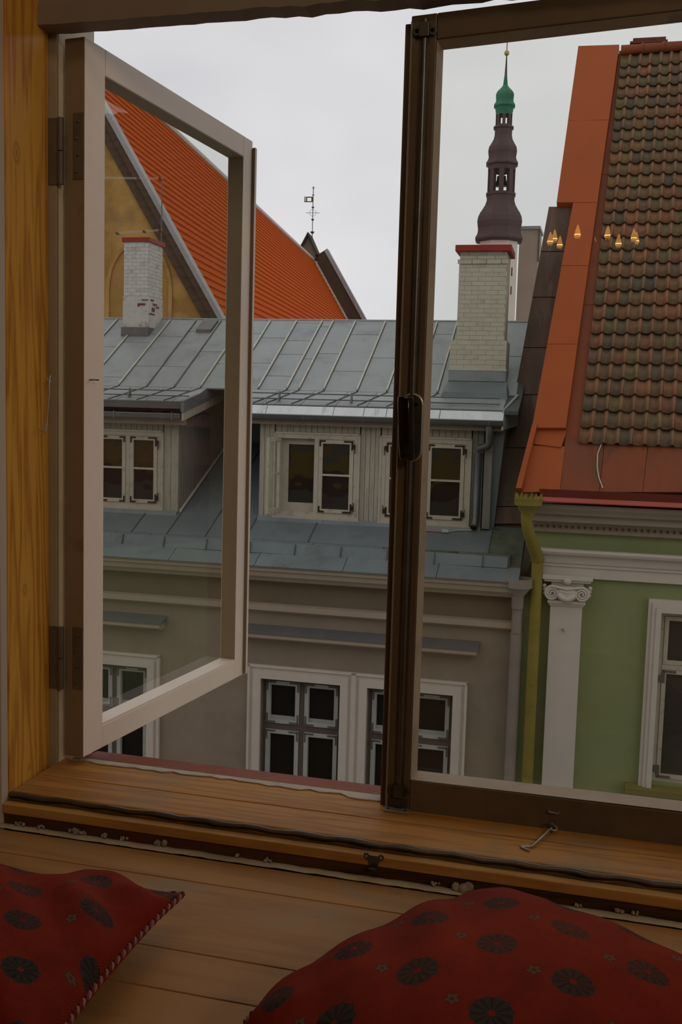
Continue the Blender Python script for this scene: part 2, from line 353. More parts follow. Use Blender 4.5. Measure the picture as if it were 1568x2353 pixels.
# pantile: each tile takes its own colour
def tile_mat():
    m, t, b, L = nodes('aged_pantile_clay'); b.inputs['Roughness'].default_value = .8
    oi = t.nodes.new('ShaderNodeObjectInfo')
    c = ramp(t, oi.outputs['Random'], [(0, (.150, .082, .036, 1)), (.15, (.185, .095, .038, 1)), (.30, (.115, .082, .048, 1)), (.45, (.235, .085, .036, 1)),
                                       (.60, (.165, .115, .042, 1)), (.75, (.088, .066, .045, 1)), (.88, (.205, .10, .042, 1)), (1, (.29, .10, .04, 1))])
    v = coords(t); n = N(t, 'ShaderNodeTexNoise', Scale=9.0, Detail=6.0, Roughness=.7); L.new(v, n.inputs['Vector'])
    c2 = mix(t, ramp(t, n.outputs['Fac'], [(.45, (0, 0, 0, 1)), (.7, (.75, .75, .75, 1))]), c, (.065, .052, .032, 1))
    tc = t.nodes.new('ShaderNodeTexCoord'); sp = t.nodes.new('ShaderNodeSeparateXYZ'); L.new(tc.outputs['Object'], sp.inputs[0])
    # redder, paler roll on the crest of the wave
    f = ramp(t, math_(t, 'ABSOLUTE', math_(t, 'SUBTRACT', sp.outputs[0], .066)), [(.0, (.75, .75, .75, 1)), (.022, (0, 0, 0, 1))])
    c3 = mix(t, math_(t, 'MULTIPLY', f, n.outputs['Fac']), c2, (.46, .17, .075, 1))
    L.new(c3, b.inputs['Base Color']); bumpto(t, b, n.outputs['Fac'], .3, .004)
    return m
M['tile'] = tile_mat()
def glass(name, tint=(.97, .98, .96, 1), boost=1.0, dirt=.0):
    m = bpy.data.materials.new(name); m.use_nodes = True; t = m.node_tree; t.nodes.clear(); L = t.links
    o = t.nodes.new('ShaderNodeOutputMaterial'); tr = t.nodes.new('ShaderNodeBsdfTransparent'); tr.inputs[0].default_value = tint
    gl = t.nodes.new('ShaderNodeBsdfGlossy'); gl.inputs['Roughness'].default_value = .0; gl.inputs[0].default_value = (1, 1, 1, 1)
    ge = t.nodes.new('ShaderNodeNewGeometry'); dt = t.nodes.new('ShaderNodeVectorMath'); dt.operation = 'DOT_PRODUCT'
    L.new(ge.outputs['Incoming'], dt.inputs[0]); L.new(ge.outputs['Normal'], dt.inputs[1])
    sch = math_(t, 'MULTIPLY_ADD', math_(t, 'POWER', math_(t, 'SUBTRACT', 1.0, math_(t, 'ABSOLUTE', dt.outputs['Value'])), 5), .96, .04)
    mx = t.nodes.new('ShaderNodeMixShader'); L.new(math_(t, 'MULTIPLY', sch, boost), mx.inputs[0])
    L.new(tr.outputs[0], mx.inputs[1]); L.new(gl.outputs[0], mx.inputs[2]); L.new(mx.outputs[0], o.inputs[0])
    return m
M['glass'] = glass('window_glass')
def darkpane(name, c, rough=.03, spec=.8, wav=.02):
    m, t, b, L = nodes(name); b.inputs['Base Color'].default_value = c; b.inputs['Roughness'].default_value = rough
    b.inputs['Specular IOR Level'].default_value = spec
    v = coords(t, (1, 1, 1)); n = N(t, 'ShaderNodeTexNoise', Scale=3.0, Detail=1.0); L.new(v, n.inputs['Vector']); bumpto(t, b, n.outputs['Fac'], wav, .1)
    return m
M['pane'] = darkpane('old_dark_pane', (.022, .017, .013, 1), wav=.06)
M['panelow'] = darkpane('deep_dark_pane', (.012, .009, .007, 1), spec=.35)
M['panegreen'] = darkpane('grey_green_pane', (.045, .042, .034, 1), spec=.4)
def fabric():
    m, t, b, L = nodes('red_floral_velvet'); b.inputs['Roughness'].default_value = .85
    b.inputs['Sheen Weight'].default_value = .25; b.inputs['Sheen Roughness'].default_value = .4; b.inputs['Sheen Tint'].default_value = (1, .16, .05, 1)
    b.inputs['Specular IOR Level'].default_value = .2
    uv = t.nodes.new('ShaderNodeUVMap'); uv.uv_map = 'UVMap'
    nz = N(t, 'ShaderNodeTexNoise', Scale=60.0, Detail=5.0); L.new(uv.outputs[0], nz.inputs['Vector'])
    dn = N(t, 'ShaderNodeVectorMath', operation='SCALE'); L.new(nz.outputs['Color'], dn.inputs[0]); dn.inputs['Scale'].default_value = .0035
    ad = N(t, 'ShaderNodeVectorMath', operation='ADD'); L.new(uv.outputs[0], ad.inputs[0]); L.new(dn.outputs[0], ad.inputs[1])
    sp = t.nodes.new('ShaderNodeSeparateXYZ'); L.new(ad.outputs[0], sp.inputs[0]); U, W = sp.outputs[0], sp.outputs[1]
    SX, SY = .128, .088
    def lattice(ou, ow):
        j = math_(t, 'FLOOR', math_(t, 'DIVIDE', math_(t, 'ADD', W, ow), SY))
        odd = math_(t, 'MODULO', math_(t, 'ADD', j, 100), 2)
        uu = math_(t, 'ADD', math_(t, 'ADD', U, ou), math_(t, 'MULTIPLY', odd, SX/2))
        fx = math_(t, 'SUBTRACT', math_(t, 'WRAP', uu, SX, 0.0), SX/2)
        fy = math_(t, 'SUBTRACT', math_(t, 'WRAP', math_(t, 'ADD', W, ow), SY, 0.0), SY/2)
        r = math_(t, 'SQRT', math_(t, 'ADD', math_(t, 'MULTIPLY', fx, fx), math_(t, 'MULTIPLY', fy, fy)))
        return r, math_(t, 'ARCTAN2', fy, fx)
    r, a = lattice(0, 0)
    pet = math_(t, 'COSINE', math_(t, 'MULTIPLY', a, 11))
    edge = math_(t, 'MULTIPLY_ADD', pet, .0014, .0245)
    flower = math_(t, 'LESS_THAN', r, edge)
    notheart = math_(t, 'GREATER_THAN', r, .0042)
    rib = ramp(t, math_(t, 'MULTIPLY_ADD', pet, .5, .5), [(.15, (.008, .011, .012, 1)), (.5, (.017, .028, .028, 1))])
    r2, a2 = lattice(.014, SY/2)
    st = math_(t, 'MULTIPLY_ADD', math_(t, 'COSINE', math_(t, 'MULTIPLY', a2, 5)), .0016, .0068)
    star = math_(t, 'MULTIPLY', math_(t, 'LESS_THAN', r2, st), math_(t, 'GREATER_THAN', r2, .0028))
    halo = math_(t, 'LESS_THAN', r2, .0095)
    n = N(t, 'ShaderNodeTexNoise', Scale=9.0, Detail=6.0, Roughness=.7); L.new(uv.outputs[0], n.inputs['Vector'])
    red = ramp(t, n.outputs['Fac'], [(.3, (.115, .0062, .0020, 1)), (.7, (.225, .0155, .0032, 1))])
    c = mix(t, math_(t, 'MULTIPLY', flower, notheart), red, rib)
    c = mix(t, math_(t, 'MULTIPLY', halo, .5), c, (.03, .02, .012, 1))
    c = mix(t, star, c, (.085, .078, .05, 1))
    L.new(c, b.inputs['Base Color'])
    wv = N(t, 'ShaderNodeTexWave', Scale=260.0, Distortion=2.0); L.new(uv.outputs[0], wv.inputs['Vector'])
    n9 = N(t, 'ShaderNodeTexNoise', Scale=300.0, Detail=3.0); L.new(uv.outputs[0], n9.inputs['Vector'])
    hh = math_(t, 'ADD', math_(t, 'MULTIPLY', wv.outputs['Fac'], .35), math_(t, 'ADD', n9.outputs['Fac'], math_(t, 'MULTIPLY', flower, -.8)))
    bumpto(t, b, hh, .5, .0016)
    return m
M['fabric'] = fabric()
M['cord'] = plain('burgundy_cord', (.13, .018, .02, 1), None, 10, .7, bump=0)
M['cordlight'] = plain('pale_pink_cord', (.30, .15, .13, 1), None, 10, .7, bump=0)
def emit(name, c, s):
    m = bpy.data.materials.new(name); m.use_nodes = True; t = m.node_tree; t.nodes.clear()
    o = t.nodes.new('ShaderNodeOutputMaterial'); e = t.nodes.new('ShaderNodeEmission'); e.inputs[0].default_value = c; e.inputs[1].default_value = s
    t.links.new(e.outputs[0], o.inputs[0]); return m
M['flame'] = emit('lit_bulb_core', (1, .62, .22, 1), 15)
M['flameglass'] = emit('lit_bulb_glass', (1, .42, .06, 1), 4)

# ================================================================ LARGE STRUCTURE
FZ = -.035            # plank surface
ROOM = (-2.6, 2.6, -7.4, -.17)
def struct(name, b, mat, **k):
    o = b.build(name, mat, **k); o['kind'] = 'structure'; return o
# floor of individual boards
fl = thing('floor', (0, -3.5, FZ-.05), 'worn varnished floor boards running along the window', kind='structure')
MB().box(-2.6, 2.6, -7.4, -.19, FZ-.09, FZ-.03).build('subfloor', M['darkwood'], fl)
ys = [-.207, -.292, -.497, -.594, -.72, -.86, -.97, -1.11]
while ys[-1] > -7.3: ys.append(ys[-1]-random.uniform(.11, .15))
for i in range(len(ys)-1):
    MB().box(-2.59, 2.59, ys[i+1]+.0012, ys[i]-.0012, FZ-.03, FZ).build('plank', M['plank'], fl, bevel=.0012)
# front wall: inner leaf, outer leaf with its street side
wf = MB()
HX0, HX1, HZ1 = -1.10, .42, 1.62
wf.box(-2.6, HX0, -.17, .004, FZ-.1, 2.5); wf.box(HX1, 2.6, -.17, .004, FZ-.1, 2.5)
wf.box(HX0, HX1, -.17, .004, 1.78, 2.5); wf.box(HX0, HX1, -.165, .02, FZ-.1, FZ-.06)
wf.box(HX0, -1.0505, -.165, .004, FZ-.1, -.021)
struct('wall_front', wf, M['intwall'])
struct('trim_2', MB().box(-1.24, -1.0512, -.192, -.1705, FZ, 2.2), M['intwall'], bevel=.002)
for nm, bx, mt in (('wall_left', (-2.7, -2.6, -7.4, -.17, FZ-.1, 2.5), 'intwall'), ('wall_right', (2.6, 2.7, -7.4, -.17, FZ-.1, 2.5), 'intwall'),
                   ('wall_back', (-2.7, 2.7, -7.5, -7.4, FZ-.1, 2.5), 'intwall'), ('ceiling', (-2.7, 2.7, -7.5, .02, 2.5, 2.6), 'ceil')):
    struct(nm, MB().box(*bx), M[mt])
of = MB()
OX0, OX1, OZ0, OZ1 = -1.047, .43, -.03, 1.56
Yi, Yo = .0045, .14
for (z0, z1, mt, nm) in ((-1.02, 3.0, None, None),):
    of.box(-17, OX0, Yi, Yo, z0, z1); of.box(OX1, 9, Yi, Yo, z0, z1); of.box(OX0, OX1, Yi, Yo, z0, OZ0); of.box(OX0, OX1, Yi, Yo, OZ1, z1)
o = struct('wall_street_front', of, M['plaster'])
def face(z0, z1, mt, x0=-17, x1=9, nm='render_band'): return MB().box(x0, x1, Yo, Yo+.02, z0, z1).build(nm, M[mt], o)
face(-1.02, -.35, 'yellowwall'); face(-.35, 1.56, 'greywall', -17, OX0-.14); face(-.35, 1.56, 'greywall', OX1+.14, 9); face(1.7, 3.0, 'greywall')
MB().box(-17, 9, Yi, Yo+.03, -1.45, -1.02).build('render_band', M['maroonwall'], o)
MB().box(-17, 9, Yi, Yo, -9, -1.45).build('render_band', M['greywall'], o)
MB().box(-17, 9, Yi, Yo+.5, 3.0, 3.12).build('eave', M['maroonwall'], o)
struct('street', MB().box(-30, 30, .1, 60, -9.4, -9), M['street'])
struct('ground_beyond', MB().box(-90, 60, 60, 160, -9.4, -9), M['street'])

# ---------------------------------------------------------------- window_1: the fixed frame, jamb, head and sill
w1 = thing('window_1', (-.35, 0, 0), 'wide wooden window opening with varnished pine jamb and sill', kind='structure')
MB().prism([(-1.16, -.169, -.02), (-1.05, -.169, -.02), (-1.064, -.0045, -.02), (-1.16, -.0045, -.02)], (0, 0, 1.79)).build('jamb', M['pine'], w1, bevel=.002, label='varnished orange pine jamb lining with knots', org=V3(-1.05, -.06, .85))
MB().box(-1.075, -1.047, -.004, .004, .0, 1.60).build('frame_stile', M['framegrey'], w1, bevel=.002)
hb = MB().box(-1.066, .42, -.045, .0, 1.462, 1.77); hb.build('head', M['head'], w1, bevel=.003, label='grey brown painted head board')
hl = MB(); n = 60                                            # lower fillet with a ragged underside
top = []; bot = []
for i in range(n+1):
    x = -1.069 + (1.49)*i/n; r = (random.random()-.5)*.006*(1 if x > -.75 else .25)
    if x > -.30: r += .004
    bot.append((x, -.05, 1.432+r)); top.append((x, -.05, 1.466))
hl.prism(bot + top[::-1], (0, .05, 0)); hl.build('head_fillet', M['head'], w1)
s1 = MB().prism([(-1.05, -.163, .02), (.42, -.163, .02), (.42, -.073, .02), (-.85, -.071, .02), (-1.05, -.072, .02)], (0, 0, -.05)).build('sill_board', M['sillwood'], w1, bevel=.003)
s2 = MB().prism([(-1.05, -.0705, .02), (-.85, -.0695, .02), (.42, -.0715, .02), (.42, .030, .02), (-1.05, .030, .02)], (0, 0, -.05)).build('sill_board', M['sillwood'], w1, bevel=.0015)
MB().box(-1.05, .42, -.193, -.1635, -.012, .006).build('sill_lip', M['lipwood'], w1, bevel=.002, label='yellow planed lip below the sill')
MB().box(-1.05, .42, -.186, -.15, -.06, -.0122).build('sill_riser', M['darkwood'], w1, label='dark wooden riser under the sill lip')
g = MB(); pts = []
for i in range(61):
    x = -1.05 + 1.47*i/60; pts.append((x, -.1655-.0022*math.sin(i*.9)*random.random(), .0145+.0015*math.sin(i*1.7)))
g.tube(pts, [.0055+random.random()*.0016 for _ in pts], 8, flat=.8)
g.tube([(p[0], p[1]-.007, p[2]-.008+.0012*math.sin(i*2.1)) for i, p in enumerate(pts)], .0028, 6)
g.build('gasket', M['gasket'], w1, smooth=True, label='brown rubber draught strip along the sill edge')
# putty, caulk and wadding
p = MB(); a = []; b_ = []
for i in range(70):
    x = -1.03 + 1.40*i/69; a.append((x, .034, .0205)); b_.append((x, .012+random.random()*.012-(.012 if x > -.45 else 0), .0205))
p.prism(a + b_[::-1], (0, 0, .002)); p.build('putty', M['caulk'], w1)
c = MB(); pts = [(-1.12+1.56*i/90, -.197+random.uniform(-.0015, .0015), FZ+.0015) for i in range(91)]
c.tube(pts, [.009+random.random()*.0015 for _ in pts], 8, flat=.32)
tag(c.build('sealant_bead', M['caulk'], smooth=True), 'whitish sealant bead between the floor boards and the sill', 'sealant')
f = MB()
for px, r in [(185, .009), (200, .007), (385, .010), (300, .006), (255, .006), (630, .006), (560, .005), (1010, .006), (1070, .013), (1082, .010), (1420, .008), (1330, .005), (1460, .005), (110, .006), (60, .007)]:
    x = AZ(px, 1885+px*.132, FZ).x
    for q in range(5):
        f.sphere((x+random.uniform(-1, 1)*r, -.193+random.uniform(-.004, .003), FZ+.006+random.random()*r*.6), r*random.uniform(.35, .7), 7, 5)
tag(f.build('cotton_wadding', M['wadding'], smooth=True, kind='stuff'), 'grey white cotton wadding tufts poking out under the sill', 'wadding')
struct('trim_1', MB().prism([(OX0, .034, .006), (OX0, .165, -.010), (OX0, .165, -.022), (OX0, .034, -.02)], (OX1-OX0, 0, 0)), M['redsill'])

# ---------------------------------------------------------------- right-hand sash (closed)
rs = thing('window_sash', (-.1, .0, .01), 'closed right-hand casement with dark brown frame, bolt rod and black handle', 'window')
X0, X1, Z0, Z1 = -.366, .40, .003, 1.414
BX = -.322; BZ0, BZ1 = .078, 1.371
RX = lambda x, y, z: V3(x, y, z+max(0, x+.366)*.052*(z/1.36))      # the head of this old sash runs slightly out of level
MB(RX).box(X0, BX, -.018, .03, Z0, Z1).build('stile', M['brown'], rs, bevel=.002)
MB(RX).box(X1-.05, X1, -.018, .03, Z0, Z1).build('stile', M['brown'], rs, bevel=.002)
MB().box(BX, X1-.05, -.018, .03, Z0, BZ0).build('bottom_rail', M['brown'], rs, bevel=.002)
MB(RX).box(BX, X1-.05, -.018, .03, BZ1, Z1).build('top_rail', M['brown'], rs, bevel=.002, label='grey brown top rail')
MB().box(X0-.013, X0-.0005, -.006, .036, Z0+.004, Z1-.008).build('meeting_strip', M['brown'], rs, bevel=.002, label='narrow strip along the free edge of the sash')
MB().tube([(X0+.0015, -.0195, Z0+.02), (X0+.0015, -.0195, Z1-.01)], .0018, 6).build('edge_bead', M['sashedge'], rs)
bd = MB()                                             # pale splayed glazing bead, four sides
def splay(x0, x1, z0, z1, t, y0, y1):
    o_ = [(x0, y0, z0), (x1, y0, z0), (x1, y0, z1), (x0, y0, z1)]; i_ = [(x0+t, y1, z0+t), (x1-t, y1, z0+t), (x1-t, y1, z1-t), (x0+t, y1, z1-t)]
    b_ = [(x0, y1, z0), (x1, y1, z0), (x1, y1, z1), (x0, y1, z1)]
    for k in range(4):
        k2 = (k+1) % 4; yield (o_[k], o_[k2], b_[k2], b_[k], i_[k], i_[k2])
for A, B, C_, D_, E_, F_ in splay(BX+.0005, X1-.0505, BZ0+.0005, BZ1-.0005, .006, -.016, .018):
    q = MB(); i = 0; q.v = [RX(*p) for p in (A, B, C_, D_, E_, F_)]; q.f = [[0, 1, 5, 4], [0, 4, 3], [1, 2, 5], [4, 5, 2, 3], [0, 3, 2, 1]]
    q.build('glazing_bead', M['bead'], rs)
MB(RX).box(BX+.001, X1-.054, .0195, .0202, BZ0+.004, BZ1-.004).build('pane', M['glass'], rs)
# espagnolette rod, guides and handle
xr = -.3415
rod = MB(); rod.box(xr-.0085, xr+.0085, -.0205, -.018, .045, 1.40); rod.tube([(xr, -.0215, .05), (xr, -.0215, 1.405)], .0058, 10)
rod.build('bolt_rod', M['darksteel'], rs, smooth=True)
def guide(z, big):
    g = MB(); g.box(xr-.0085, xr+.0085, -.031, -.0205, z-.012, z+.012)
    for sx in (-1, 1):
        g.lathe((0, 0, 0), [(0, 0)], 3) if False else None
        cx = xr+sx*.0135
        g.prism([(cx+.0075*math.cos(t*PI/6), -.0205, z+.009*math.sin(t*PI/6)) for t in range(12)], (0, -.003, 0))
    if big: g.box(X0+.006, BX-.002, -.0205, -.019, .004, .042)
    o = g.build('rod_guide', M['pewter'], rs, bevel=.001)
    for sx in (-1, 1):
        MB().prism([(xr+sx*.0135+.0032*math.cos(t*PI/5), -.0237, z+.0032*math.sin(t*PI/5)) for t in range(10)], (0, -.0012, 0)).build('screw', M['blackgloss'], o)
guide(AY(983, 71, -.02).z, False); guide(AY(918, 1815, -.02).z, True)
hz0, hz1 = AY(945, 1062, -.02).z, AY(945, 903, -.02).z; hx = AY(947, 983, -.02).x
def stadium(cx, w, z0, z1, n=10):
    r = w/2; p = [(cx+r*math.cos(PI*k/n), z1-r+r*math.sin(PI*k/n)) for k in range(n+1)]
    return p + [(cx+r*math.cos(PI+PI*k/n), z0+r+r*math.sin(PI+PI*k/n)) for k in range(n+1)]
pl = MB().prism([(x, -.0185, z) for x, z in stadium(hx, .040, hz0, hz1)], (0, -.0075, 0)).build('escutcheon', M['steel'], rs, bevel=.0018, label='pewter grey rounded back plate with bright rim')
MB().prism([(x, -.0261, z) for x, z in stadium(hx, .035, hz0+.003, hz1-.003)], (0, -.0012, 0)).build('plate_face', M['pewter'], pl)
for zz in (hz0+.020, hz1-.020):
    MB().prism([(hx+.008+.0032*math.cos(t*PI/6), -.0273, zz+.0032*math.sin(t*PI/6)) for t in range(12)], (0, -.0008, 0)).build('screw', M['blackgloss'], pl)
MB().tube([(hx, -.027, (hz0+hz1)/2-.001), (hx, -.048, (hz0+hz1)/2-.001)], .0062, 14).build('handle_neck', M['steel'], rs, smooth=True)
hd = MB(); zc = (hz0+hz1)/2; rows = []
prof = [(-.0565, .0115, .010), (-.050, .0135, .0135), (-.03, .0145, .016), (0, .0145, .017), (.03, .0145, .016), (.047, .0145, .014), (.0535, .0138, .012)]
for dz, hw, th in prof:
    x = hx-.004-dz*.06
    rows.append([(x-hw, -.046-th*.35, zc+dz), (x-hw*.8, -.046-th, zc+dz), (x+hw*.5, -.046-th*1.12, zc+dz), (x+hw, -.046-th*.55, zc+dz), (x+hw, -.046, zc+dz), (x-hw, -.046, zc+dz), (x-hw, -.046-th*.35, zc+dz)])
hd.grid(rows); hd.f += [[0, 1, 2, 3, 4, 5], [6*7+k for k in (5, 4, 3, 2, 1, 0)]]
hd.build('handle', M['blackgloss'], rs, bevel=.0012, smooth=True, label='black glossy turning handle')
st = MB(); sp_ = AY(1273, 1864, -.022)
st.tube([(sp_.x-.009, -.018, sp_.z+.001), (sp_.x-.008, -.028, sp_.z), (sp_.x+.008, -.028, sp_.z-.001), (sp_.x+.009, -.018, sp_.z)], .0013, 7).build('eye_staple', M['steel'], rs, smooth=True)
# strike plate on the sill
sx = AZ(912, 1864, .021)
k = MB().prism([(sx.x-.024, sx.y-.008, .0205), (sx.x+.024, sx.y-.008, .0205), (sx.x+.023, sx.y+.010, .0205), (sx.x+.009, sx.y+.010, .0205), (sx.x+.006, sx.y+.006, .0205), (sx.x-.006, sx.y+.006, .0205), (sx.x-.009, sx.y+.010, .0205), (sx.x-.023, sx.y+.010, .0205)], (0, 0, .004))
t_ = thing('strike_plate', (sx.x, sx.y, .0205), 'small steel strike plate screwed to the sill under the brown sash', 'plate')
k.build('plate', M['steel'], t_, bevel=.0008)
for d in (-.016, .016): MB().lathe((sx.x+d, sx.y-.001, .0245), [(.0030, 0), (.0030, .0006)], 10).build('screw', M['darksteel'], t_)

# ---------------------------------------------------------------- left-hand sash, swung open outwards
pv = V3(-.993, .004, 0); e = ((AZ(575, 330, 1.416)+AZ(565, 1560, .035))/2 - pv); e.z = 0
SW = e.length; sd = e.normalized(); sn = V3(-sd.y, sd.x, 0)          # along the sash / towards the street-left side
def SX_(s, t, z): return pv + sd*s + sn*t + ZZ*(z + (.010-.016*s/.72 if z > .7 else 0))                        # s width, t thickness (outer side +)
ls = thing('open_casement', tuple(pv), 'white casement swung open outwards on painted hinges at the left', 'window')
H0, H1 = .035, 1.417
sw, bw = .068, .072
T0, T1 = 0, .044
MB(SX_).box(0, sw, T0, T1, H0, H1).build('stile', M['sashwhite'], ls, bevel=.002)
MB(SX_).box(SW-.05, SW, T0, T1, H0, H1).build('stile', M['sashwhite'], ls, bevel=.002)
MB(SX_).box(sw, SW-.05, T0, T1, H0, H0+.048).build('bottom_rail', M['sashwhite'], ls, bevel=.002)
MB(SX_).box(sw, SW-.05, T0, T1, H1-.050, H1).build('top_rail', M['sashwhite'], ls, bevel=.002)
MB(SX_).box(-.0015, -.0002, .0, T1-.001, H0, H1-.002).build('hinge_edge', M['sashedge'], ls, label='grey brown painted hinge edge')
MB(SX_).box(SW-.003, SW+.008, -.009, -.0005, H0+.002, H1-.016).build('meeting_strip', M['sashwhite'], ls, bevel=.002)
MB(SX_).box(SW-.0045, SW-.0032, -.0088, -.0005, H0+.004, H1-.018).build('strip_edge_shade', M['sashedge'], ls, bevel=.002)  # near face of the white strip, its occlusion shade put in as brown
# top and far rebate in taupe, bottom rebate in white
r = MB(SX_); r.box(SW-.0515, SW-.0502, .001, .041, H0+.048, H1-.050); r.box(sw, SW-.05, .001, .041, H1-.0515, H1-.0502); r.build('rebate', M['sashinner'], ls, label='taupe glazing rebate')
MB(SX_).box(sw, SW-.05, .001, .041, H0+.0482, H0+.052).build('rebate', M['sashwhite'], ls)
MB(SX_).box(sw+.001, SW-.051, .0415, .0425, H0+.049, H1-.051).build('pane', M['glass'], ls)
q = MB(); pe = SX_(.018, -.001, AY(218, 884, 0).z)
q.tube([tuple(pe), tuple(pe+V3(.012, -.004, 0)), tuple(pe+V3(.017, .004, 0))], .0016, 6).build('hook_eye', M['darksteel'], ls, smooth=True)
for (ya, yb) in ((272, 425), (1440, 1582)):
    z1, z0 = AY(150, ya, 0).z, AY(150, yb, 0).z; zm = (z0+z1)/2
    o = MB(SX_).box(-.0030, -.0018, .000, .024, z0, z1).build('hinge_leaf', M['hinge'], ls, bevel=.001)
    kx = AY(143, 350, 0).x
    MB().tube([(kx, -.006, zm+.001), (kx, -.006, z1)], .0062, 12).build('hinge_knuckle', M['hinge'], ls, smooth=True)
    MB().tube([(kx, -.006, z0), (kx, -.006, zm-.001)], .0062, 12).build('hinge_knuckle', M['hinge'], ls, smooth=True)
    fx = MB().box(-1.063, kx-.004, -.0065, -.0045, z0, z1).build('hinge_leaf', M['hinge'], ls)
    for j in range(4):
        zz = z0+(z1-z0)*(.12+.25*j)
        c1 = SX_(-.0042, .012 if j % 2 else .016, zz); MB().sphere(tuple(c1), .0032, 8, 5, (1, .4, 1)).build('screw', M['hinge'], o, smooth=True)

# ---------------------------------------------------------------- small ironmongery
def hook_eye(c, r=.006): return [(c.x+r*math.cos(t*PI/6), c.y, c.z+r*math.sin(t*PI/6)) for t in range(13)]
# hanging hook on the pine jamb
hk = thing('jamb_hook', (-1.05, -.05, .78), 'steel cabin hook hanging down the varnished pine jamb', 'hook')
ya = -.055
zt, zb = .795, .682
p_t = APL(103, 872, V3(-1.05, 0, 0), V3(1, 0, 0)); p_b = APL(98, 990, V3(-1.05, 0, 0), V3(1, 0, 0))
MB().tube([(-1.05, p_t.y, p_t.z), (-1.043, p_t.y, p_t.z)] + [(-1.041+.0, p_t.y+.006*math.cos(t*PI/6), p_t.z+.006*math.sin(t*PI/6)-.002) for t in range(13)], .0012, 6).build('screw_eye', M['steel'], hk, smooth=True)
MB().tube([(-1.041, p_t.y+.005, p_t.z+.004), (-1.038, p_t.y, p_t.z+.007), (-1.038, p_t.y-.004, p_t.z), (-1.039, p_t.y-.003, p_t.z-.03), (-1.041, p_b.y+.002, p_b.z+.03), (-1.042, p_b.y+.001, p_b.z+.006),
           (-1.042, p_b.y-.006, p_b.z-.002), (-1.046, p_b.y-.009, p_b.z+.004), (-1.048, p_b.y-.013, p_b.z+.002)], .0016, 8).build('hook', M['steel'], hk, smooth=True)
# hook lying on the sill
e0 = AZ(1268, 1903, .030); t0 = AZ(1224, 1944, .024); k0 = AZ(1196, 1944, .023); k1 = AZ(1217, 1954, .023)
hk2 = thing('sill_hook', (e0.x, e0.y, .02), 'steel cabin hook lying on the sill below the brown sash', 'hook')
MB().tube([(e0.x, e0.y+.004, .0205), (e0.x, e0.y+.004, .028)] + [(e0.x-.002+.006*math.sin(t*PI/6), e0.y+.003, .032-.006*math.cos(t*PI/6)) for t in range(13)], .0012, 7).build('screw_eye', M['darksteel'], hk2, smooth=True)
MB().tube([(e0.x+.002, e0.y+.009, .033), (e0.x+.009, e0.y+.004, .030), (e0.x+.009, e0.y-.003, .028), (e0.x+.001, e0.y-.004, .028), (e0.x-.001, e0.y-.001, .031)], .0019, 8).build('hook_ring', M['steel'], hk2, smooth=True)
MB().tube([(e0.x-.001, e0.y-.001, .030), tuple((e0*.6+t0*.4).xy)+(.0275,), tuple(t0.xy)+(.0235,), tuple(((t0+k0)/2).xy)+(.0225,), tuple(k0.xy)+(.0225,), tuple((k0*.85+k1*.15).xy-Vector((0, .001)))+(.0225,), tuple(k1.xy)+(.0225,)], .0020, 8).build('hook', M['steel'], hk2, smooth=True)
# little saddle catch on the riser
cb = AY(860, 1975, -.192)
ct = thing('riser_catch', (cb.x, -.187, cb.z), 'small grey saddle catch screwed to the dark riser under the sill', 'catch')
q = MB()
pr = [(-.0175, .010), (-.011, .012), (-.007, .008), (.007, .008), (.011, .012), (.0175, .010), (.016, .002), (.009, -.002), (.0065, -.014), (-.0065, -.014), (-.009, -.002), (-.016, .002)]
q.prism([(cb.x+x, -.1925, cb.z+.0+z*1.0) for x, z in pr], (0, -.003, 0)); q.box(cb.x-.0065, cb.x+.0065, -.205, -.1955, cb.z-.013, cb.z-.010)
q.build('saddle', M['darksteel'], ct, bevel=.0008)
for d in (-.0125, .0125): MB().tube([(cb.x+d, -.1955, cb.z+.006), (cb.x+d, -.197, cb.z+.006)], .0022, 8).build('screw', M['steel'], ct)

# ================================================================ GREY TOWNHOUSE across the street
gt = thing('townhouse', tuple(FP(-4, 11.2, -9)), 'taupe townhouse across the street with blue grey zinc roofs and cream dormers', 'building')
D0 = 11.2
aL, aR = -10.5, -.74
F = lambda: MB(FP)
# main wall with window holes left open by building it in pieces
WZ1 = -2.925; WZ0 = -4.75; TZ = -3.60
wins = [(AF(600, 1600, D0)[0], AF(783, 1600, D0)[0]), (AF(843, 1650, D0)[0], AF(1040, 1650, D0)[0])]
wl = AF(340, 1600, D0)[0]; wins = [(wl-1.09, wl)] + wins
wins = [(wins[0][0]-2.6, wins[0][0]-1.55)] + wins
xs = [aL] + [v for w_ in wins for v in w_] + [aR]
wall = F()
wall.box(aL, aR, D0, D0+.5, WZ1, -1.45); wall.box(aL, aR, D0, D0+.5, -9, WZ0)
for i in range(0, len(xs), 2): wall.box(xs[i], xs[i+1], D0, D0+.5, WZ0, WZ1)
wall.build('wall', M['taupe'], gt)
F().box(aL, aR, D0+.5, D0+6, -9, -1.6).build('wall_body', M['taupe'], gt)
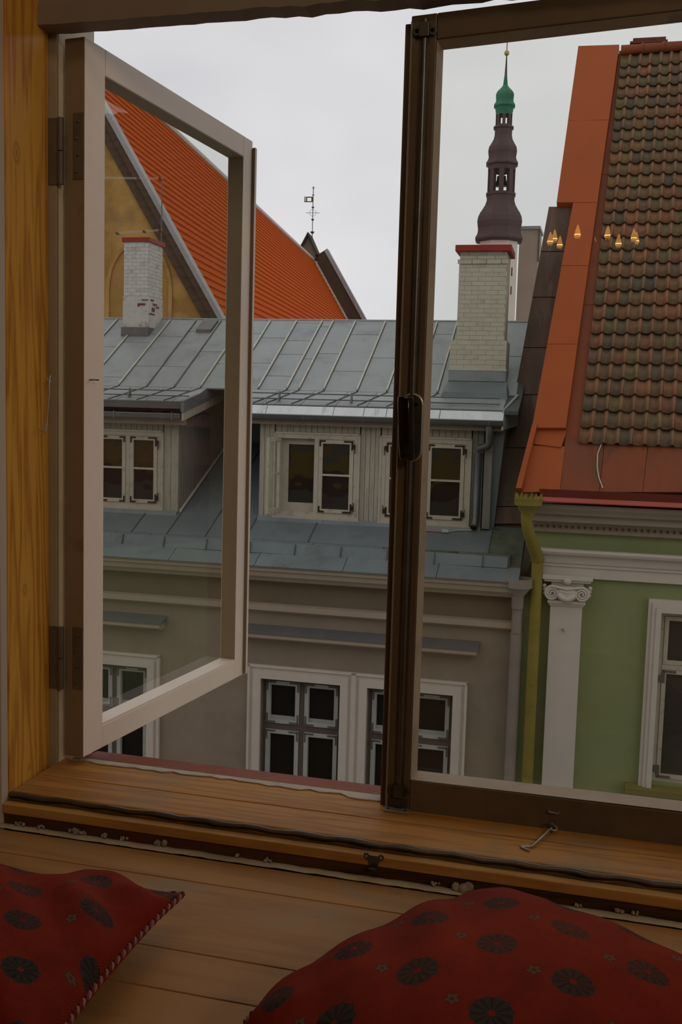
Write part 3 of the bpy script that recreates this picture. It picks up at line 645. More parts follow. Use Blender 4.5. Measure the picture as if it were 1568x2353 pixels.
# cornice profile swept along the front: (d, z)
cz = AF(567, 1297, 10.88)[1]
def sweep(name, prof, a0, a1, mat, par=gt, **k): return F().prism([(a0, d, z) for d, z in prof], (0, 0, 0)) if False else _sweep(name, prof, a0, a1, mat, par, **k)
def _sweep(name, prof, a0, a1, mat, par, fr=None, **k):
    b = MB(fr or FP); i = 0; n = len(prof)
    b.v = [(fr or FP)(a0, d, z) for d, z in prof] + [(fr or FP)(a1, d, z) for d, z in prof]
    b.f = [list(range(n))[::-1], [n+q for q in range(n)]] + [[q, (q+1) % n, n+(q+1) % n, n+q] for q in range(n)]
    return b.build(name, mat, par, **k)
sweep('cornice', [(10.90, cz-.02), (10.90, cz-.075), (10.93, cz-.09), (10.945, cz-.15), (11.0, cz-.19), (11.03, cz-.225), (D0, cz-.25), (D0, cz-.02)], aL, aR, M['cream'])
zf = AF(567, 1342, 11.18)[1]; zs = AF(567, 1385, 11.12)[1]; zs2 = AF(567, 1401, 11.12)[1]
sweep('frieze', [(D0-.006, cz-.2), (D0-.006, zs), (D0+.1, zs), (D0+.1, cz-.2)], aL, aR, M['frieze'])
sweep('string_course', [(11.16, zs+.004), (11.10, zs-.01), (11.10, zs2+.015), (11.13, zs2), (11.17, zs2-.025), (D0+.01, zs2-.04), (D0+.01, zs+.01)], aL, aR, M['cream'])
def ledge(a0, a1, py, px):
    z0 = AF(px, py, D0)[1]; z1 = AF(px, py+23, 11.0)[1]; z2 = AF(px, py+36, 11.02)[1]
    o = sweep('window_hood', [(D0+.01, z1), (11.0, z1-.003), (11.0, z2+.03), (11.06, z2), (D0+.01, z2)], a0, a1-.03, M['cream'])
    _sweep('hood_cover', [(D0+.01, z0), (D0+.01, z1+.008), (10.985, z1+.001), (10.985, z1+.012)], a0, a1, M['ledgetop'], o, label='slate grey sheet cover on the hood')
ledge(AF(528, 1440, D0)[0], AF(1104, 1470, D0)[0], 1431, 567)
ledge(AF(-20, 1400, D0)[0], AF(384, 1414, D0)[0], 1414, 384)
def corner(b, a, z, sa, sz, L, w_, d):                # L-shaped corner iron
    b.box(min(a, a+sa*L), max(a, a+sa*L), d-.006, d, min(z, z-sz*w_), max(z, z-sz*w_)); b.box(min(a, a+sa*w_), max(a, a+sa*w_), d-.006, d, min(z, z-sz*L), max(z, z-sz*L))
def lower_window(a0, a1):
    s = F()                                             # moulded surround
    tw = .17
    for k, (t, d) in enumerate(((tw, 11.17), (tw*.62, 11.15))):
        s.box(a0-t, a0, d, D0+.12, WZ0, WZ1+t); s.box(a1, a1+t, d, D0+.12, WZ0, WZ1+t); s.box(a0, a1, d, D0+.12, WZ1, WZ1+t)
    s.box(a0-tw-.012, a0-tw+.02, 11.15, D0+.05, WZ0, WZ1+tw+.012); s.box(a1+tw-.02, a1+tw+.012, 11.15, D0+.05, WZ0, WZ1+tw+.012); s.box(a0-tw-.012, a1+tw+.012, 11.15, D0+.05, WZ1+tw-.02, WZ1+tw+.014)
    s.build('window_surround', M['trimwhite'], gt)
    am = (a0+a1)/2; fr = F(); d = D0+.10
    fw_ = .045
    for (p, q) in ((a0, a0+fw_), (a1-fw_, a1), (am-.032, am+.032)): fr.box(p, q, d, d+.09, WZ0, WZ1)
    for (p, q) in ((WZ1-.045, WZ1), (TZ-.05, TZ+.03), (WZ0, WZ0+.05)): fr.box(a0+fw_, a1-fw_, d+.001, d+.089, p, q)
    W = fr.build('window', M['winbrown'], gt, label='dark brown window frame with four pale sashes')
    for (p, q) in ((a0+fw_, am-.032), (am+.032, a1-fw_)):
        for (u, v, low) in ((TZ+.03, WZ1-.045, 0), (WZ0+.05, TZ-.05, 1)):
            sa = F(); t = .062; y0, y1 = d-.02, d+.045; g = .006
            sa.box(p+g, p+t, y0, y1, u+g, v-g); sa.box(q-t, q-g, y0, y1, u+g, v-g); sa.box(p+t, q-t, y0, y1, v-t, v-g); sa.box(p+t, q-t, y0, y1, u+g, u+t)
            sa.box(p+t, q-t, y1, y1+.10, u+t, u+t+.035)
            sa.build('sash', M['winpale'], W)
            for (ca, ss) in ((p+.012, 1), (q-.012, -1)):
                for (cc, zz) in ((v-.012, 1), (u+.012, -1)):
                    ci = F(); corner(ci, ca, cc, ss, zz, .13, .022, y0); ci.build('corner_iron', M['bracketgrey'], W)
            F().box(p+t, q-t, y1+.01, y1+.015, u+t, v-t).build('pane', M['panelow'], W)
for a0, a1 in wins: lower_window(a0, a1)
# lower roof: one slope behind the parapet edge
RZ0 = cz-.005; RD0 = 10.86; LS = math.tan(math.radians(24.6))
def lowroof(d): return RZ0 + (d-RD0)*LS
aR2 = aR+.02
F().prism([(aL, RD0+.12, lowroof(RD0+.12)-.035), (aR2, RD0+.12, lowroof(RD0+.12)-.035), (aR2, 14.2, lowroof(14.2)-.035), (aL, 14.2, lowroof(14.2)-.035)], (0, 0, -.12)).build('lower_roof_deck', M['seamdark'], gt)
def slopesheet(a0, a1, d0, d1, fn, mat, name='roof_sheet', th=.012, sk=0.0, par=None, gap=.004):
    b = F(); p = [(a0+gap, d0+gap), (a1-gap, d0+gap), (a1-gap, d1-gap), (a0+gap, d1-gap)]
    b.v = [FP(a, d, fn(d)) for a, d in p] + [FP(a, d, fn(d)-th) for a, d in p]
    b.f = [[0, 1, 2, 3], [7, 6, 5, 4], [0, 4, 5, 1], [1, 5, 6, 2], [2, 6, 7, 3], [3, 7, 4, 0]]
    return b.build(name, mat, par or gt)
def seamline(a, d0, d1, fn, mat, h=.03, a1=None, w_=.012, name='standing_seam'):
    b = F(); a1 = a if a1 is None else a1
    b.v = [FP(a-w_/2, d0, fn(d0)), FP(a+w_/2, d0, fn(d0)), FP(a1+w_/2, d1, fn(d1)), FP(a1-w_/2, d1, fn(d1)),
           FP(a-w_/2, d0, fn(d0)+h), FP(a+w_/2, d0, fn(d0)+h), FP(a1+w_/2, d1, fn(d1)+h), FP(a1-w_/2, d1, fn(d1)+h)]
    b.f = [[0, 3, 2, 1], [4, 5, 6, 7], [0, 1, 5, 4], [1, 2, 6, 5], [2, 3, 7, 6], [3, 0, 4, 7]]
    return b.build(name, mat, gt)
dk = 11.17                                              # line of the standing kerb
cuts = [aL, -8.9, -7.7, -6.5, -5.35, -4.15, -2.96, -1.75, aR2]
for i in range(len(cuts)-1): slopesheet(cuts[i], cuts[i+1], RD0, dk, lowroof, M['zincdark'])
c2 = [aL, -8.2, -7.0, -5.85, -4.63, -3.50, -2.55, -1.55, aR2]
for i in range(len(c2)-1): slopesheet(c2[i], c2[i+1], dk, 11.44, lowroof, M['zincmoss'] if i >= 6 else M['zincdark'])
c3 = [aL, -8.4, -7.3, -6.15, -5.62, -5.05, -4.47, -3.58, -2.4, -1.16, aR2]
for i in range(len(c3)-1):
    mt = M['zincmoss'] if i >= 9 else M['zincdark']
    slopesheet(c3[i], c3[i+1], 11.44, 12.02, lowroof, mt)
    seamline(c3[i], 11.44, 12.0, lowroof, M['seamdark'], .012)
for a0, a1 in ((-5.62, -5.05), (-5.05, -4.47), (-1.16, aR2)):
    for d0, d1 in ((12.02, 12.75), (12.75, 13.5), (13.5, 14.1)): slopesheet(a0, a1, d0, d1, lowroof, M['zincdark'])
    seamline(a0, 12.0, 14.1, lowroof, M['seamdark'], .02)
for i, px in enumerate(range(8)):                       # upright kerb, bent from sheet, segment by segment
    pass
kz = lambda a: .115
ks = [aL+.62*i for i in range(17) if aL+.62*i < -1.0] + [-.885]
for i in range(len(ks)-1):
    a0, a1 = ks[i], ks[i+1]; b = F(); wob = lambda a: .02*math.sin(a*1.7)
    b.hexa([(a0+.003, dk-.02+wob(a0), lowroof(dk)-.01), (a1-.003, dk-.02+wob(a1), lowroof(dk)-.01), (a1-.003, dk-.008+wob(a1), lowroof(dk)-.01), (a0+.003, dk-.008+wob(a0), lowroof(dk)-.01),
            (a0+.003, dk+.03+wob(a0), lowroof(dk)+.125), (a1-.003, dk+.03+wob(a1), lowroof(dk)+.125), (a1-.003, dk+.06+wob(a1), lowroof(dk)+.125), (a0+.003, dk+.06+wob(a0), lowroof(dk)+.125)])
    b.build('roof_kerb', M['zincdark'], gt)
    MB(FP).bar((a0, dk-.035+wob(a0), lowroof(dk)-.01), (a0, dk+.025+wob(a0), lowroof(dk)+.12), .012, .02).build('kerb_stay', M['seamdark'], gt)
F().hexa([(-.885, dk-.03, lowroof(dk)-.02), (-.86, dk-.03, lowroof(dk)-.02), (-.86, dk+.2, lowroof(dk)-.02), (-.885, dk+.2, lowroof(dk)-.02), (-.885, dk+.01, lowroof(dk)+.13), (-.86, dk+.01, lowroof(dk)+.13), (-.86, dk+.22, lowroof(dk)+.15), (-.885, dk+.22, lowroof(dk)+.15)]).build('kerb_end', M['seamdark'], gt)
# dormers ---------------------------------------------------------
DD = 12.0
ez = AF(573, 972, DD)[1]                              # top of the boarded front under the eave
def dormer_window(p0, p1, p2, open_left=False):
    """p0 top-left, p1 bottom-right outer corners of the casing in pixels"""
    a0 = AF(p0[0], p0[1], DD)[0]; a1 = AF(p1[0], (p0[1]+p1[1])/2, DD)[0]; z1 = AF(p0[0], p0[1], DD)[1]; z0 = AF(p2[0], p2[1], DD)[1]
    if open_left is None: a0 = a1-1.07
    am = (a0+a1)/2; W = None
    cs = F(); t = .075; y = DD-.045
    cs.box(a0, a0+t, y, DD+.06, z0+.03, z1); cs.box(a1-t, a1, y, DD+.06, z0+.03, z1); cs.box(a0+t, a1-t, y, DD+.06, z1-t, z1); cs.box(a0+t, a1-t, y, DD+.06, z0+.03, z0+.09)
    cs.box(a0-.015, a1+.015, y-.025, DD+.06, z0-.005, z0+.03); cs.box(a0-.012, a0+.012, y-.012, DD, z0+.03, z1+.012); cs.box(a1-.012, a1+.012, y-.012, DD, z0+.03, z1+.012); cs.box(a0-.012, a1+.012, y-.012, DD, z1-.014, z1+.012)
    cs.box(am-.03, am+.03, y-.004, DD+.06, z0+.09, z1-t)
    W = cs.build('window', M['winframe'], gt, label='cream two-leaf dormer window')
    for side, (p, q) in enumerate(((a0+t, am-.03), (am+.03, a1-t))):
        u, v = z0+.09, z1-t; zm = (u+v)/2+.02
        if side == 0 and open_left:
            sa = F(); y0 = DD+.05                           # inner leaf visible behind, outer leaf thrown open
            sa.box(p, p+.10, y0, y0+.05, u, v); sa.box(q-.03, q, y0, y0+.05, u, v); sa.box(p+.10, q-.03, y0, y0+.05, v-.085, v); sa.box(p+.10, q-.03, y0, y0+.05, u, u+.12)
            sa.build('sash', M['winframe'], W)
            F().box(p+.10, q-.03, y0+.02, y0+.025, u+.12, v-.085).build('pane', M['pane'], W)
            lf = F()
            def LX(s, tt, z): return FP(p-.02-s*.10, DD-.05-s*.99, z)
            lf2 = MB(lambda s, tt, z: FP(p-.015-s*.12+tt*.99, DD-.05-s*.99, z))
            L_ = .42
            lf2.box(0, .05, 0, .035, u-.01, v+.01); lf2.box(L_-.05, L_, 0, .035, u-.01, v+.01); lf2.box(.05, L_-.05, 0, .035, v-.04, v+.01); lf2.box(.05, L_-.05, 0, .035, u-.01, u+.05); lf2.box(.05, L_-.05, .005, .03, zm-.012, zm+.012)
            lf2.build('open_leaf', M['winframe'], W, label='outer casement leaf thrown open')
            continue
        t2 = .058; sa = F(); y0, y1 = y-.012, y+.03; g = .005
        sa.box(p+g, p+t2, y0, y1, u+g, v-g); sa.box(q-t2, q-g, y0, y1, u+g, v-g); sa.box(p+t2, q-t2, y0, y1, v-t2, v-g); sa.box(p+t2, q-t2, y0, y1, u+g, u+t2); sa.box(p+t2, q-t2, y0+.004, y1, zm-.014, zm+.014)
        sa.build('sash', M['winframe'], W)
        for (ca, ss) in ((p+.012, 1), (q-.012, -1)):
            out = (side == 0) == (ss == 1)
            for (cc, zz) in ((v-.012, 1), (u+.012, -1)):
                ci = F(); corner(ci, ca, cc, ss, zz, .13 if out else .085, .022, y0)
                if out:
                    ci.box(min(ca, ca-ss*.03), max(ca, ca-ss*.03), y0-.012, y0-.004, cc-zz*.075-.03, cc-zz*.075+.03); ci.box(ca-ss*.03-.004, ca-ss*.03+.004, y0-.012, y0, cc-zz*.10-.07, cc-zz*.10+.05)
                ci.build('corner_iron', M['bracket'], W)
        F().box(p+t2, q-t2, y1-.012, y1-.008, u+t2, zm-.014).build('pane', M['pane'], W)
        F().box(p+t2, q-t2, y1-.012, y1-.008, zm+.014, v-t2).build('pane', M['pane'], W)
    return a0, a1, z0, z1
def boards(a0, a1, z0, z1, mat, w_=.0745, d=DD, name='siding_board'):
    n = max(1, round((a1-a0)/w_)); s = (a1-a0)/n
    for i in range(n):
        F().box(a0+i*s+.003, a0+(i+1)*s-.003, d-.022-random.random()*.003, d-.001, z0, z1).build(name, mat, gt)
wA = dormer_window((635, 993), (826, 1195), (635, 1187), True)
wB = dormer_window((878, 1002), (1081, 1208), (1070, 1212))
wC = dormer_window((190, 985), (376, 1160), (370, 1172), None)
dl, dr = AF(597, 1100, DD)[0], AF(1110, 1100, DD)[0]
zb = AF(597, 1188, DD)[1]; zbr = zb
eave_z = ez+.08
F().box(dl+.01, dr-.01, DD+.075, DD+.085, zb, eave_z).build('dormer_backing', M['siding_grey'], gt)
F().box(dl+.01, dr-.01, DD+.10, DD+2.2, zb, eave_z).build('dormer_body', M['siding_grey'], gt)
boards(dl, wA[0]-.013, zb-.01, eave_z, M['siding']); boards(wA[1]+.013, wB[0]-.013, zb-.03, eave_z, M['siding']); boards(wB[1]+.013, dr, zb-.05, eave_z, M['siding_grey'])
boards(wA[0], wA[1], wA[3]+.013, eave_z, M['siding'], .085); boards(wB[0], wB[1], wB[3]+.013, eave_z, M['siding'], .085)
# left dormer with its visible cheek
ll, lr = aL, AF(411, 1100, DD)[0]
zl = AF(405, 1180, DD)[1]
F().box(ll, lr-.005, DD+.075, DD+.085, zl, eave_z).build('dormer_backing', M['siding_grey'], gt)
boards(wC[1]+.013, lr, zl-.01, eave_z, M['siding'], .10); boards(wC[0]-1.2, wC[0]-.013, zl-.01, eave_z, M['siding']); boards(wC[0], wC[1], wC[3]+.013, eave_z, M['siding'], .085)
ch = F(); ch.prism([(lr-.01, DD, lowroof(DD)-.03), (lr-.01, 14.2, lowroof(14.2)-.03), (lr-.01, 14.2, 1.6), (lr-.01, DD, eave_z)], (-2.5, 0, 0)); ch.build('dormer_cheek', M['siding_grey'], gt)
nb = 24
for i in range(nb):
    d0 = DD+i*.078; d1 = d0+.072; zt0 = eave_z+(d0-DD)*.42
    F().hexa([(lr-.009, d0, lowroof(d0)-.01), (lr+.012, d0, lowroof(d0)-.01), (lr+.012, d1, lowroof(d1)-.01), (lr-.009, d1, lowroof(d1)-.01),
              (lr-.009, d0, zt0), (lr+.012, d0, zt0), (lr+.012, d1, zt0+.03), (lr-.009, d1, zt0+.03)]).build('cheek_board', M['siding_grey'], gt)
F().hexa([(lr+.014, DD, lowroof(DD)+.0), (lr+.06, DD, lowroof(DD)+.0), (lr+.06, 14.1, lowroof(14.1)), (lr+.014, 14.1, lowroof(14.1)), (lr+.014, DD, lowroof(DD)+.03), (lr+.03, DD, lowroof(DD)+.02), (lr+.03, 14.1, lowroof(14.1)+.02), (lr+.014, 14.1, lowroof(14.1)+.03)]).build('cheek_flashing', M['seam'], gt)
# apron below dormers
for a0, a1 in ((dl, -3.5), (-3.5, -2.36), (-2.36, dr)): F().hexa([(a0, DD-.10, lowroof(DD-.10)), (a1-.004, DD-.10, lowroof(DD-.10)), (a1-.004, DD, lowroof(DD)), (a0, DD, lowroof(DD)), (a0, DD-.06, lowroof(DD)+.02), (a1-.004, DD-.06, lowroof(DD)+.02), (a1-.004, DD-.022, zb+.02), (a0, DD-.022, zb+.02)]).build('apron_sheet', M['zincdark'], gt)
F().hexa([(ll, DD-.10, lowroof(DD-.10)), (lr, DD-.10, lowroof(DD-.10)), (lr, DD, lowroof(DD)), (ll, DD, lowroof(DD)), (ll, DD-.06, lowroof(DD)+.02), (lr, DD-.06, lowroof(DD)+.02), (lr, DD-.022, zl+.02), (ll, DD-.022, zl+.02)]).build('apron_sheet', M['zincdark'], gt)
# upper roof: drip sheet, flat skirt, main slope --------------------
UR = aR-.02
def eave(a0, a1, Dg, pxref, yg0, yg1, yd, right_end=True):
    zg0 = AF(pxref, yg0, Dg)[1]; zg1 = AF(pxref, yg1, Dg)[1]; zd = AF(pxref, yd, Dg+.12)[1]
    b = F(); n = 8                                      # half-round gutter
    r = (zg0-zg1)/2*1.1; cy, czz = Dg+r, zg0
    rows = []
    for i in range(n+1):
        t = PI*i/n; rows.append([(a0, cy-r*math.cos(t), czz-r*1.6*math.sin(t)), (a1, cy-r*math.cos(t), czz-r*1.6*math.sin(t))])
    for i in range(n, -1, -1):
        t = PI*i/n; rr = r-.006; rows.append([(a0, cy-rr*math.cos(t), czz-rr*1.6*math.sin(t)), (a1, cy-rr*math.cos(t), czz-rr*1.6*math.sin(t))])
    b.grid(rows); b.build('gutter', M['gutter'], gt, smooth=True)
    MB(FP).tube([(a0, Dg, zg0), (a1, Dg, zg0)], .009, 6).build('gutter_bead', M['zinc'], gt)
    k = a0+.2
    while k < a1:
        F().prism([(k, cy-(r+.004)*math.cos(PI*i/8), czz-(r+.004)*1.6*math.sin(PI*i/8)) for i in range(9)], (.012, 0, 0)).build('gutter_bracket', M['zincdark'], gt); k += .84
    return zg0, zg1, zd
GD = 11.70
g0, g1, gd = eave(AF(528, 950, GD)[0], AF(1157, 965, GD)[0], GD, 573, 950, 966, 928)
aE0, aE1 = AF(528, 950, GD)[0], AF(1157, 965, GD)[0]
# wooden fascia under gutter
F().box(aE0, aE1, GD+.13, GD+.20, ez+.0, ez+.055).build('fascia', M['soffit'], gt); F().box(aE0, aE1, GD+.10, GD+.40, ez+.055, ez+.085).build('soffit', M['soffit'], gt)
zD = gd
k = [aE0, -4.3, -3.35, -2.93, -2.62, -1.9, aE1]
for i in range(len(k)-1):
    a0, a1 = k[i]+.004, k[i+1]-.004
    F().hexa([(a0, GD+.005, g0-.005), (a1, GD+.005, g0-.005), (a1, GD+.02, g0-.02), (a0, GD+.02, g0-.02), (a0, GD+.12, zD), (a1, GD+.12, zD), (a1, GD+.15, zD-.01), (a0, GD+.15, zD-.01)]).build('drip_sheet', M['zincpale'], gt, label='bright curved drip sheet above the gutter')
SD0, SD1 = GD+.11, 12.55
zS1 = AF(640, 898, SD1)[1]
def skirt(d): return zD + .012 + (d-SD0)*(zS1-zD)/(SD1-SD0)
RDG = 14.6; zR = AF(900, 739, RDG)[1]
def mainr(d): return zS1 + .012 + (d-SD1)*(zR-zS1)/(RDG-SD1)
aXl = AF(205, 920, 12.0)[0]-.6
sb = [85, 140, 200, 274, 339, 402, 462, 528, 595, 660, 688, 745, 822, 890, 955, 1006]
sa_ = [AF(x, 880, 12.6)[0] for x in sb]
sa_ = [aL] + sa_ + [AF(1190, 880, 12.6)[0]]
GA0, GA1 = AF(418, 955, 11.72)[0]+.06, aE0-.02          # the bay between the dormers, where the eave stands back
for q0_, q1_, fwd in ((aL, GA0, 1), (GA0, GA1, 0), (GA1, UR-.12, 1)):
    pl_ = [(q0_, SD1, zS1-.004), (q0_, RDG, zR-.004), (q0_, 18.5, -1.0), (q0_, 15.0, -1.0), (q0_, RDG, zR-.25), (q0_, SD1+(0 if fwd else 1.1), zS1-.14)] + ([(q0_, SD0, zD-.05), (q0_, SD0, zD)] if fwd else [])
    F().prism(pl_, (q1_-q0_, 0, 0)).build('upper_roof_deck', M['seamdark'], gt)
F().box(lr-.02, dl+.02, 14.15, 14.25, -.2, 1.75).build('roof_upstand', M['zincdark'], gt)
cross = [[.5], [.35, .8], [.55], [.12, .62], [.28, .72], [.28, .8], [.5], [.33, .78], [.35, .72], [.18, .48, .68, .95], [.42, .9], [.5, .97], [.26, .78], [.45], [.12, .6], [.38, .8], [.5]]
for i in range(len(sa_)-1):
    a0, a1 = sa_[i], sa_[i+1]
    dd = [SD1] + [SD1+(RDG-SD1)*q for q in cross[i % len(cross)]] + [RDG]
    for j in range(len(dd)-1): slopesheet(a0, a1, dd[j], dd[j+1], mainr, M['zinc'], gap=.008, th=.01)
    if i > 0:
        b = seamline(a0, SD1+.05, RDG-.06, mainr, M['seam'] if i not in (5, 6) else M['zinc'], .026, w_=.022)
        seamline(a0+.016, SD1+.02, RDG-.06, mainr, M['seamdark'], .006, w_=.012, name='seam_foot')
    for u0, u1 in ((a0-.12, min(a1-.12, GA0)), (max(a0-.12, GA1), a1-.12)):
        if u1-u0 > .03 and (u1 <= GA0+.001 or u0 >= GA1-.001): slopesheet(u0, u1, SD0, SD1, skirt, M['zinc'], gap=.004)
    if a0+.02 < GA0 or a0-.25 > GA1: seamline(a0-.25, SD0, SD1, skirt, M['seamdark'], .012, a1=a0+.02, name='folded_seam')
MB(FP).tube([(aL, RDG, zR+.01), (UR-.1, RDG, zR+.01)], .02, 8).build('ridge_roll', M['zinc'], gt)
# roof end next to the party wall
F().hexa([(aE1-.02, SD0-.1, g0-.12), (aE1+.0, SD0-.1, g0-.12), (aE1+.14, SD1, zS1-.4), (aE1+.10, SD1, zS1-.4), (aE1-.02, SD0, zD+.015), (aE1, SD0, zD+.015), (aE1+.14, SD1, zS1+.03), (aE1+.1, SD1, zS1+.03)]).build('roof_end_sheet', M['zinc'], gt)
# snow guard: two rails on brackets
for a0, a1 in ((AF(236, 905, 11.95)[0], AF(435, 906, 11.95)[0]), (AF(576, 905, 11.95)[0], AF(1150, 920, 11.95)[0])):
    for yy in (.035, .11):
        z = skirt(11.95)+yy
        MB(FP).tube([(a0, 11.95, z), (a1, 11.95, z)], .010, 6).build('snow_rail', M['gutter'], gt)
    a = a0+.42
    while a < a1:
        F().prism([(a-.01, 11.90, skirt(11.9)+.01), (a-.01, 12.0, skirt(12.0)+.01), (a-.01, 11.96, skirt(11.95)+.14)], (.02, 0, 0)).build('snow_rail_bracket', M['gutter'], gt); a += 1.03
# left dormer eave: square gutter and end fascia running back
gz0 = AF(300, 946, 11.72)[1]; gz1 = AF(300, 960, 11.72)[1]
aG = AF(418, 955, 11.72)[0]
F().box(aL, aG, 11.66, 11.76, gz1, gz0-.002).build('gutter', M['gutter'], gt, bevel=.015)
for px in (262, 395):
    a = AF(px, 950, 11.66)[0]; F().box(a-.008, a+.008, 11.652, 11.66, gz1-.004, gz0+.012).build('gutter_bracket', M['zincdark'], gt)
F().box(aL, aG+.02, 11.70, 11.80, AF(300, 936, 11.7)[1], AF(300, 921, 11.7)[1]).build('drip_sheet', M['gutter'], gt)
F().box(aL, aG, 11.80, 11.90, gz1-.08, gz1+.05).build('fascia', M['soffit'], gt)
e0_ = AFA(425, 945, aG+.04)
F().hexa([(aG+.02, 11.66, AF(425, 967, 11.66)[1]), (aG+.05, 11.66, AF(425, 967, 11.66)[1]), (aG+.05, 13.6, AF(425, 967, 11.66)[1]+.36), (aG+.02, 13.6, AF(425, 967, 11.66)[1]+.36),
          (aG+.02, 11.66, AF(425, 946, 11.66)[1]), (aG+.05, 11.66, AF(425, 946, 11.66)[1]), (aG+.05, 13.6, AF(425, 946, 11.66)[1]+.36), (aG+.02, 13.6, AF(425, 946, 11.66)[1]+.36)]).build('verge_board', M['siding'], gt)
F().hexa([(aG+.015, 11.64, AF(425, 947, 11.66)[1]), (aG+.065, 11.64, AF(425, 947, 11.66)[1]), (aG+.065, 13.6, AF(425, 947, 11.66)[1]+.36), (aG+.015, 13.6, AF(425, 947, 11.66)[1]+.36),
          (aG+.015, 11.64, AF(425, 921, 11.66)[1]), (aG+.065, 11.64, AF(425, 921, 11.66)[1]), (aG+.065, 13.6, AF(425, 921, 11.66)[1]+.36), (aG+.015, 13.6, AF(425, 921, 11.66)[1]+.36)]).build('verge_sheet', M['zincdark'], gt)
# small roof vent box
va, vz = AF(470, 768, 14.2); F().hexa([(va-.13, 14.15, mainr(14.15)-.02), (va+.13, 14.15, mainr(14.15)-.02), (va+.13, 14.5, mainr(14.5)), (va-.13, 14.5, mainr(14.5)), (va-.13, 14.15, mainr(14.15)+.06), (va+.13, 14.15, mainr(14.15)+.06), (va+.13, 14.5, mainr(14.5)+.05), (va-.13, 14.5, mainr(14.5)+.05)]).build('roof_vent', M['gutter'], gt)

# chimneys -----------------------------------------------------------
def brickface(par, a0, a1, d, z0, z1, bl, bh, mat, jt=.007, proj=.010, sideA=None):
    z = z0; r = 0
    while z+bh*.6 < z1:
        h = min(bh, z1-z); off = 0 if r % 2 == 0 else -bl/2; a = a0+off
        while a < a1-.01:
            p, q = max(a, a0), min(a+bl, a1)
            if q-p > .03:
                j = random.random()*.0025
                F().box(p+jt/2, q-jt/2, d-proj-j, d, z+jt/2, z+h-jt/2).build('brick', mat, par)
            a += bl
        z += bh; r += 1
# right chimney
cd = 12.62
ca0, cb0 = AF(1052, 700, cd)[0], AF(1160, 700, cd)[0]
zl0 = AF(1100, 850, cd)[1]; zm_ = AF(1100, 782, cd)[1]; zc0 = AF(1100, 607, cd)[1]; zc1 = AF(1100, 598, cd)[1]; zc2 = AF(1100, 580, cd)[1]; zc3 = AF(1110, 563, cd-.05)[1]
cA, cB = ca0, AF(1163, 700, cd)[0]
ch2 = F(); ch2.box(cA+.01, cB-.01, cd+.0, cd+.62, zl0-.9, zc2); ch2.box(cA-.07, cB+.03, cd-.03, cd+.66, zl0-.9, zm_)
chr_ = ch2.build('chimney', M['mortar'], gt, label='tall beige painted brick chimney with red cap')
brickface(chr_, cA, cB, cd, zm_+.005, zc0, .185, .0615, M['brickbeige'], jt=.004, proj=.005)
brickface(chr_, cA-.02, cB+.02, cd-.004, zc0, zc1+.012, .20, .075, M['brickbeige'], proj=.022)
brickface(chr_, cA+.01, cB-.01, cd, zc1+.012, zc2+.05, .24, .055, M['brickbeige'])
brickface(chr_, cA-.08, cB+.04, cd-.03, zl0+.0, zm_-.012, .20, .068, M['brickbeige'], jt=.004, proj=.004)
cap = F(); cap.box(cA-.05, cB+.05, cd-.09, cd+.70, zc3-.085, zc3); cap.build('chimney_cap', M['capred'], gt, bevel=.006)
F().box(cA-.085, cB+.045, cd-.045, cd+.5, AF(1100, 876, cd)[1], zl0-.005).build('chimney_flashing', M['zinc'], gt)
F().hexa([(cA-.16, 12.35, mainr(12.55)-.06), (cB+.10, 12.35, mainr(12.55)-.06), (cB+.10, cd, mainr(cd)), (cA-.16, cd, mainr(cd)), (cA-.12, 12.37, mainr(12.55)+.03), (cB+.08, 12.37, mainr(12.55)+.03), (cB+.06, cd-.03, AF(1100, 876, cd)[1]), (cA-.09, cd-.03, AF(1100, 876, cd)[1])]).build('chimney_apron', M['zincdark'], gt)
F().box(cA-.09, cB+.05, cd-.05, cd-.03, zl0-.012, zl0+.012).build('flashing_edge', M['seam'], gt)
# left chimney (two visible faces)
ld = 14.05
lA, lB = AF(285, 640, ld)[0], AF(341, 640, ld)[0]
lz0 = AF(310, 772, ld)[1]; lz1 = AF(310, 556, ld)[1]; lz2 = AF(310, 545, ld-.03)[1]; lzb = AF(310, 681, ld)[1]
dback = max(AFA(372, 700, lB)[0], ld+.5)
F().box(lA, lB, ld, dback, lz0-.3, lz1).build('chimney_core', M['mortarwhite'], gt)
lc = F(); lc.box(lA-.012, lB+.012, ld-.012, dback+.01, lz0-.3, lzb); chl = lc.build('chimney', M['mortarwhite'], gt, label='whitewashed brick chimney with damaged render and red cap')
brickface(chl, lA, lB, ld, lzb+.01, lz1, .145, .06, M['brickwhite'], jt=.004, proj=.006)
z = lzb+.01; r_ = 0
while z+.05 < lz1:
    d = ld-(0 if r_ % 2 == 0 else .07)
    while d < dback-.02:
        p_, q_ = max(d, ld), min(d+.145, dback)
        if q_-p_ > .03: F().box(lB, lB+.006+random.random()*.003, p_+.002, q_-.002, z+.002, z+.058).build('brick', M['brickwhite'], chl)
        d += .145
    z += .06; r_ += 1
b = F()
for (px, py, w_, h_) in ((325, 699, .13, .03), (333, 689, .11, .014), (318, 701, .02, .05)): 
    a, z = AF(px, py, ld-.02); b.box(a-w_/2, a+w_/2, ld-.024, ld-.012, z-h_/2, z+h_/2)
for (px, py, w_, h_) in ((352, 712, .10, .06), (356, 700, .16, .02), (349, 722, .2, .02), (362, 707, .1, .025), (350, 690, .12, .02)):
    d, z = AFA(px, py, lB+.013); b.box(lB+.01, lB+.022, d-w_/2, d+w_/2, z-h_/2, z+h_/2)
b.build('exposed_brick', M['redbrick'], chl, label='patches of bare brick where the render has fallen')
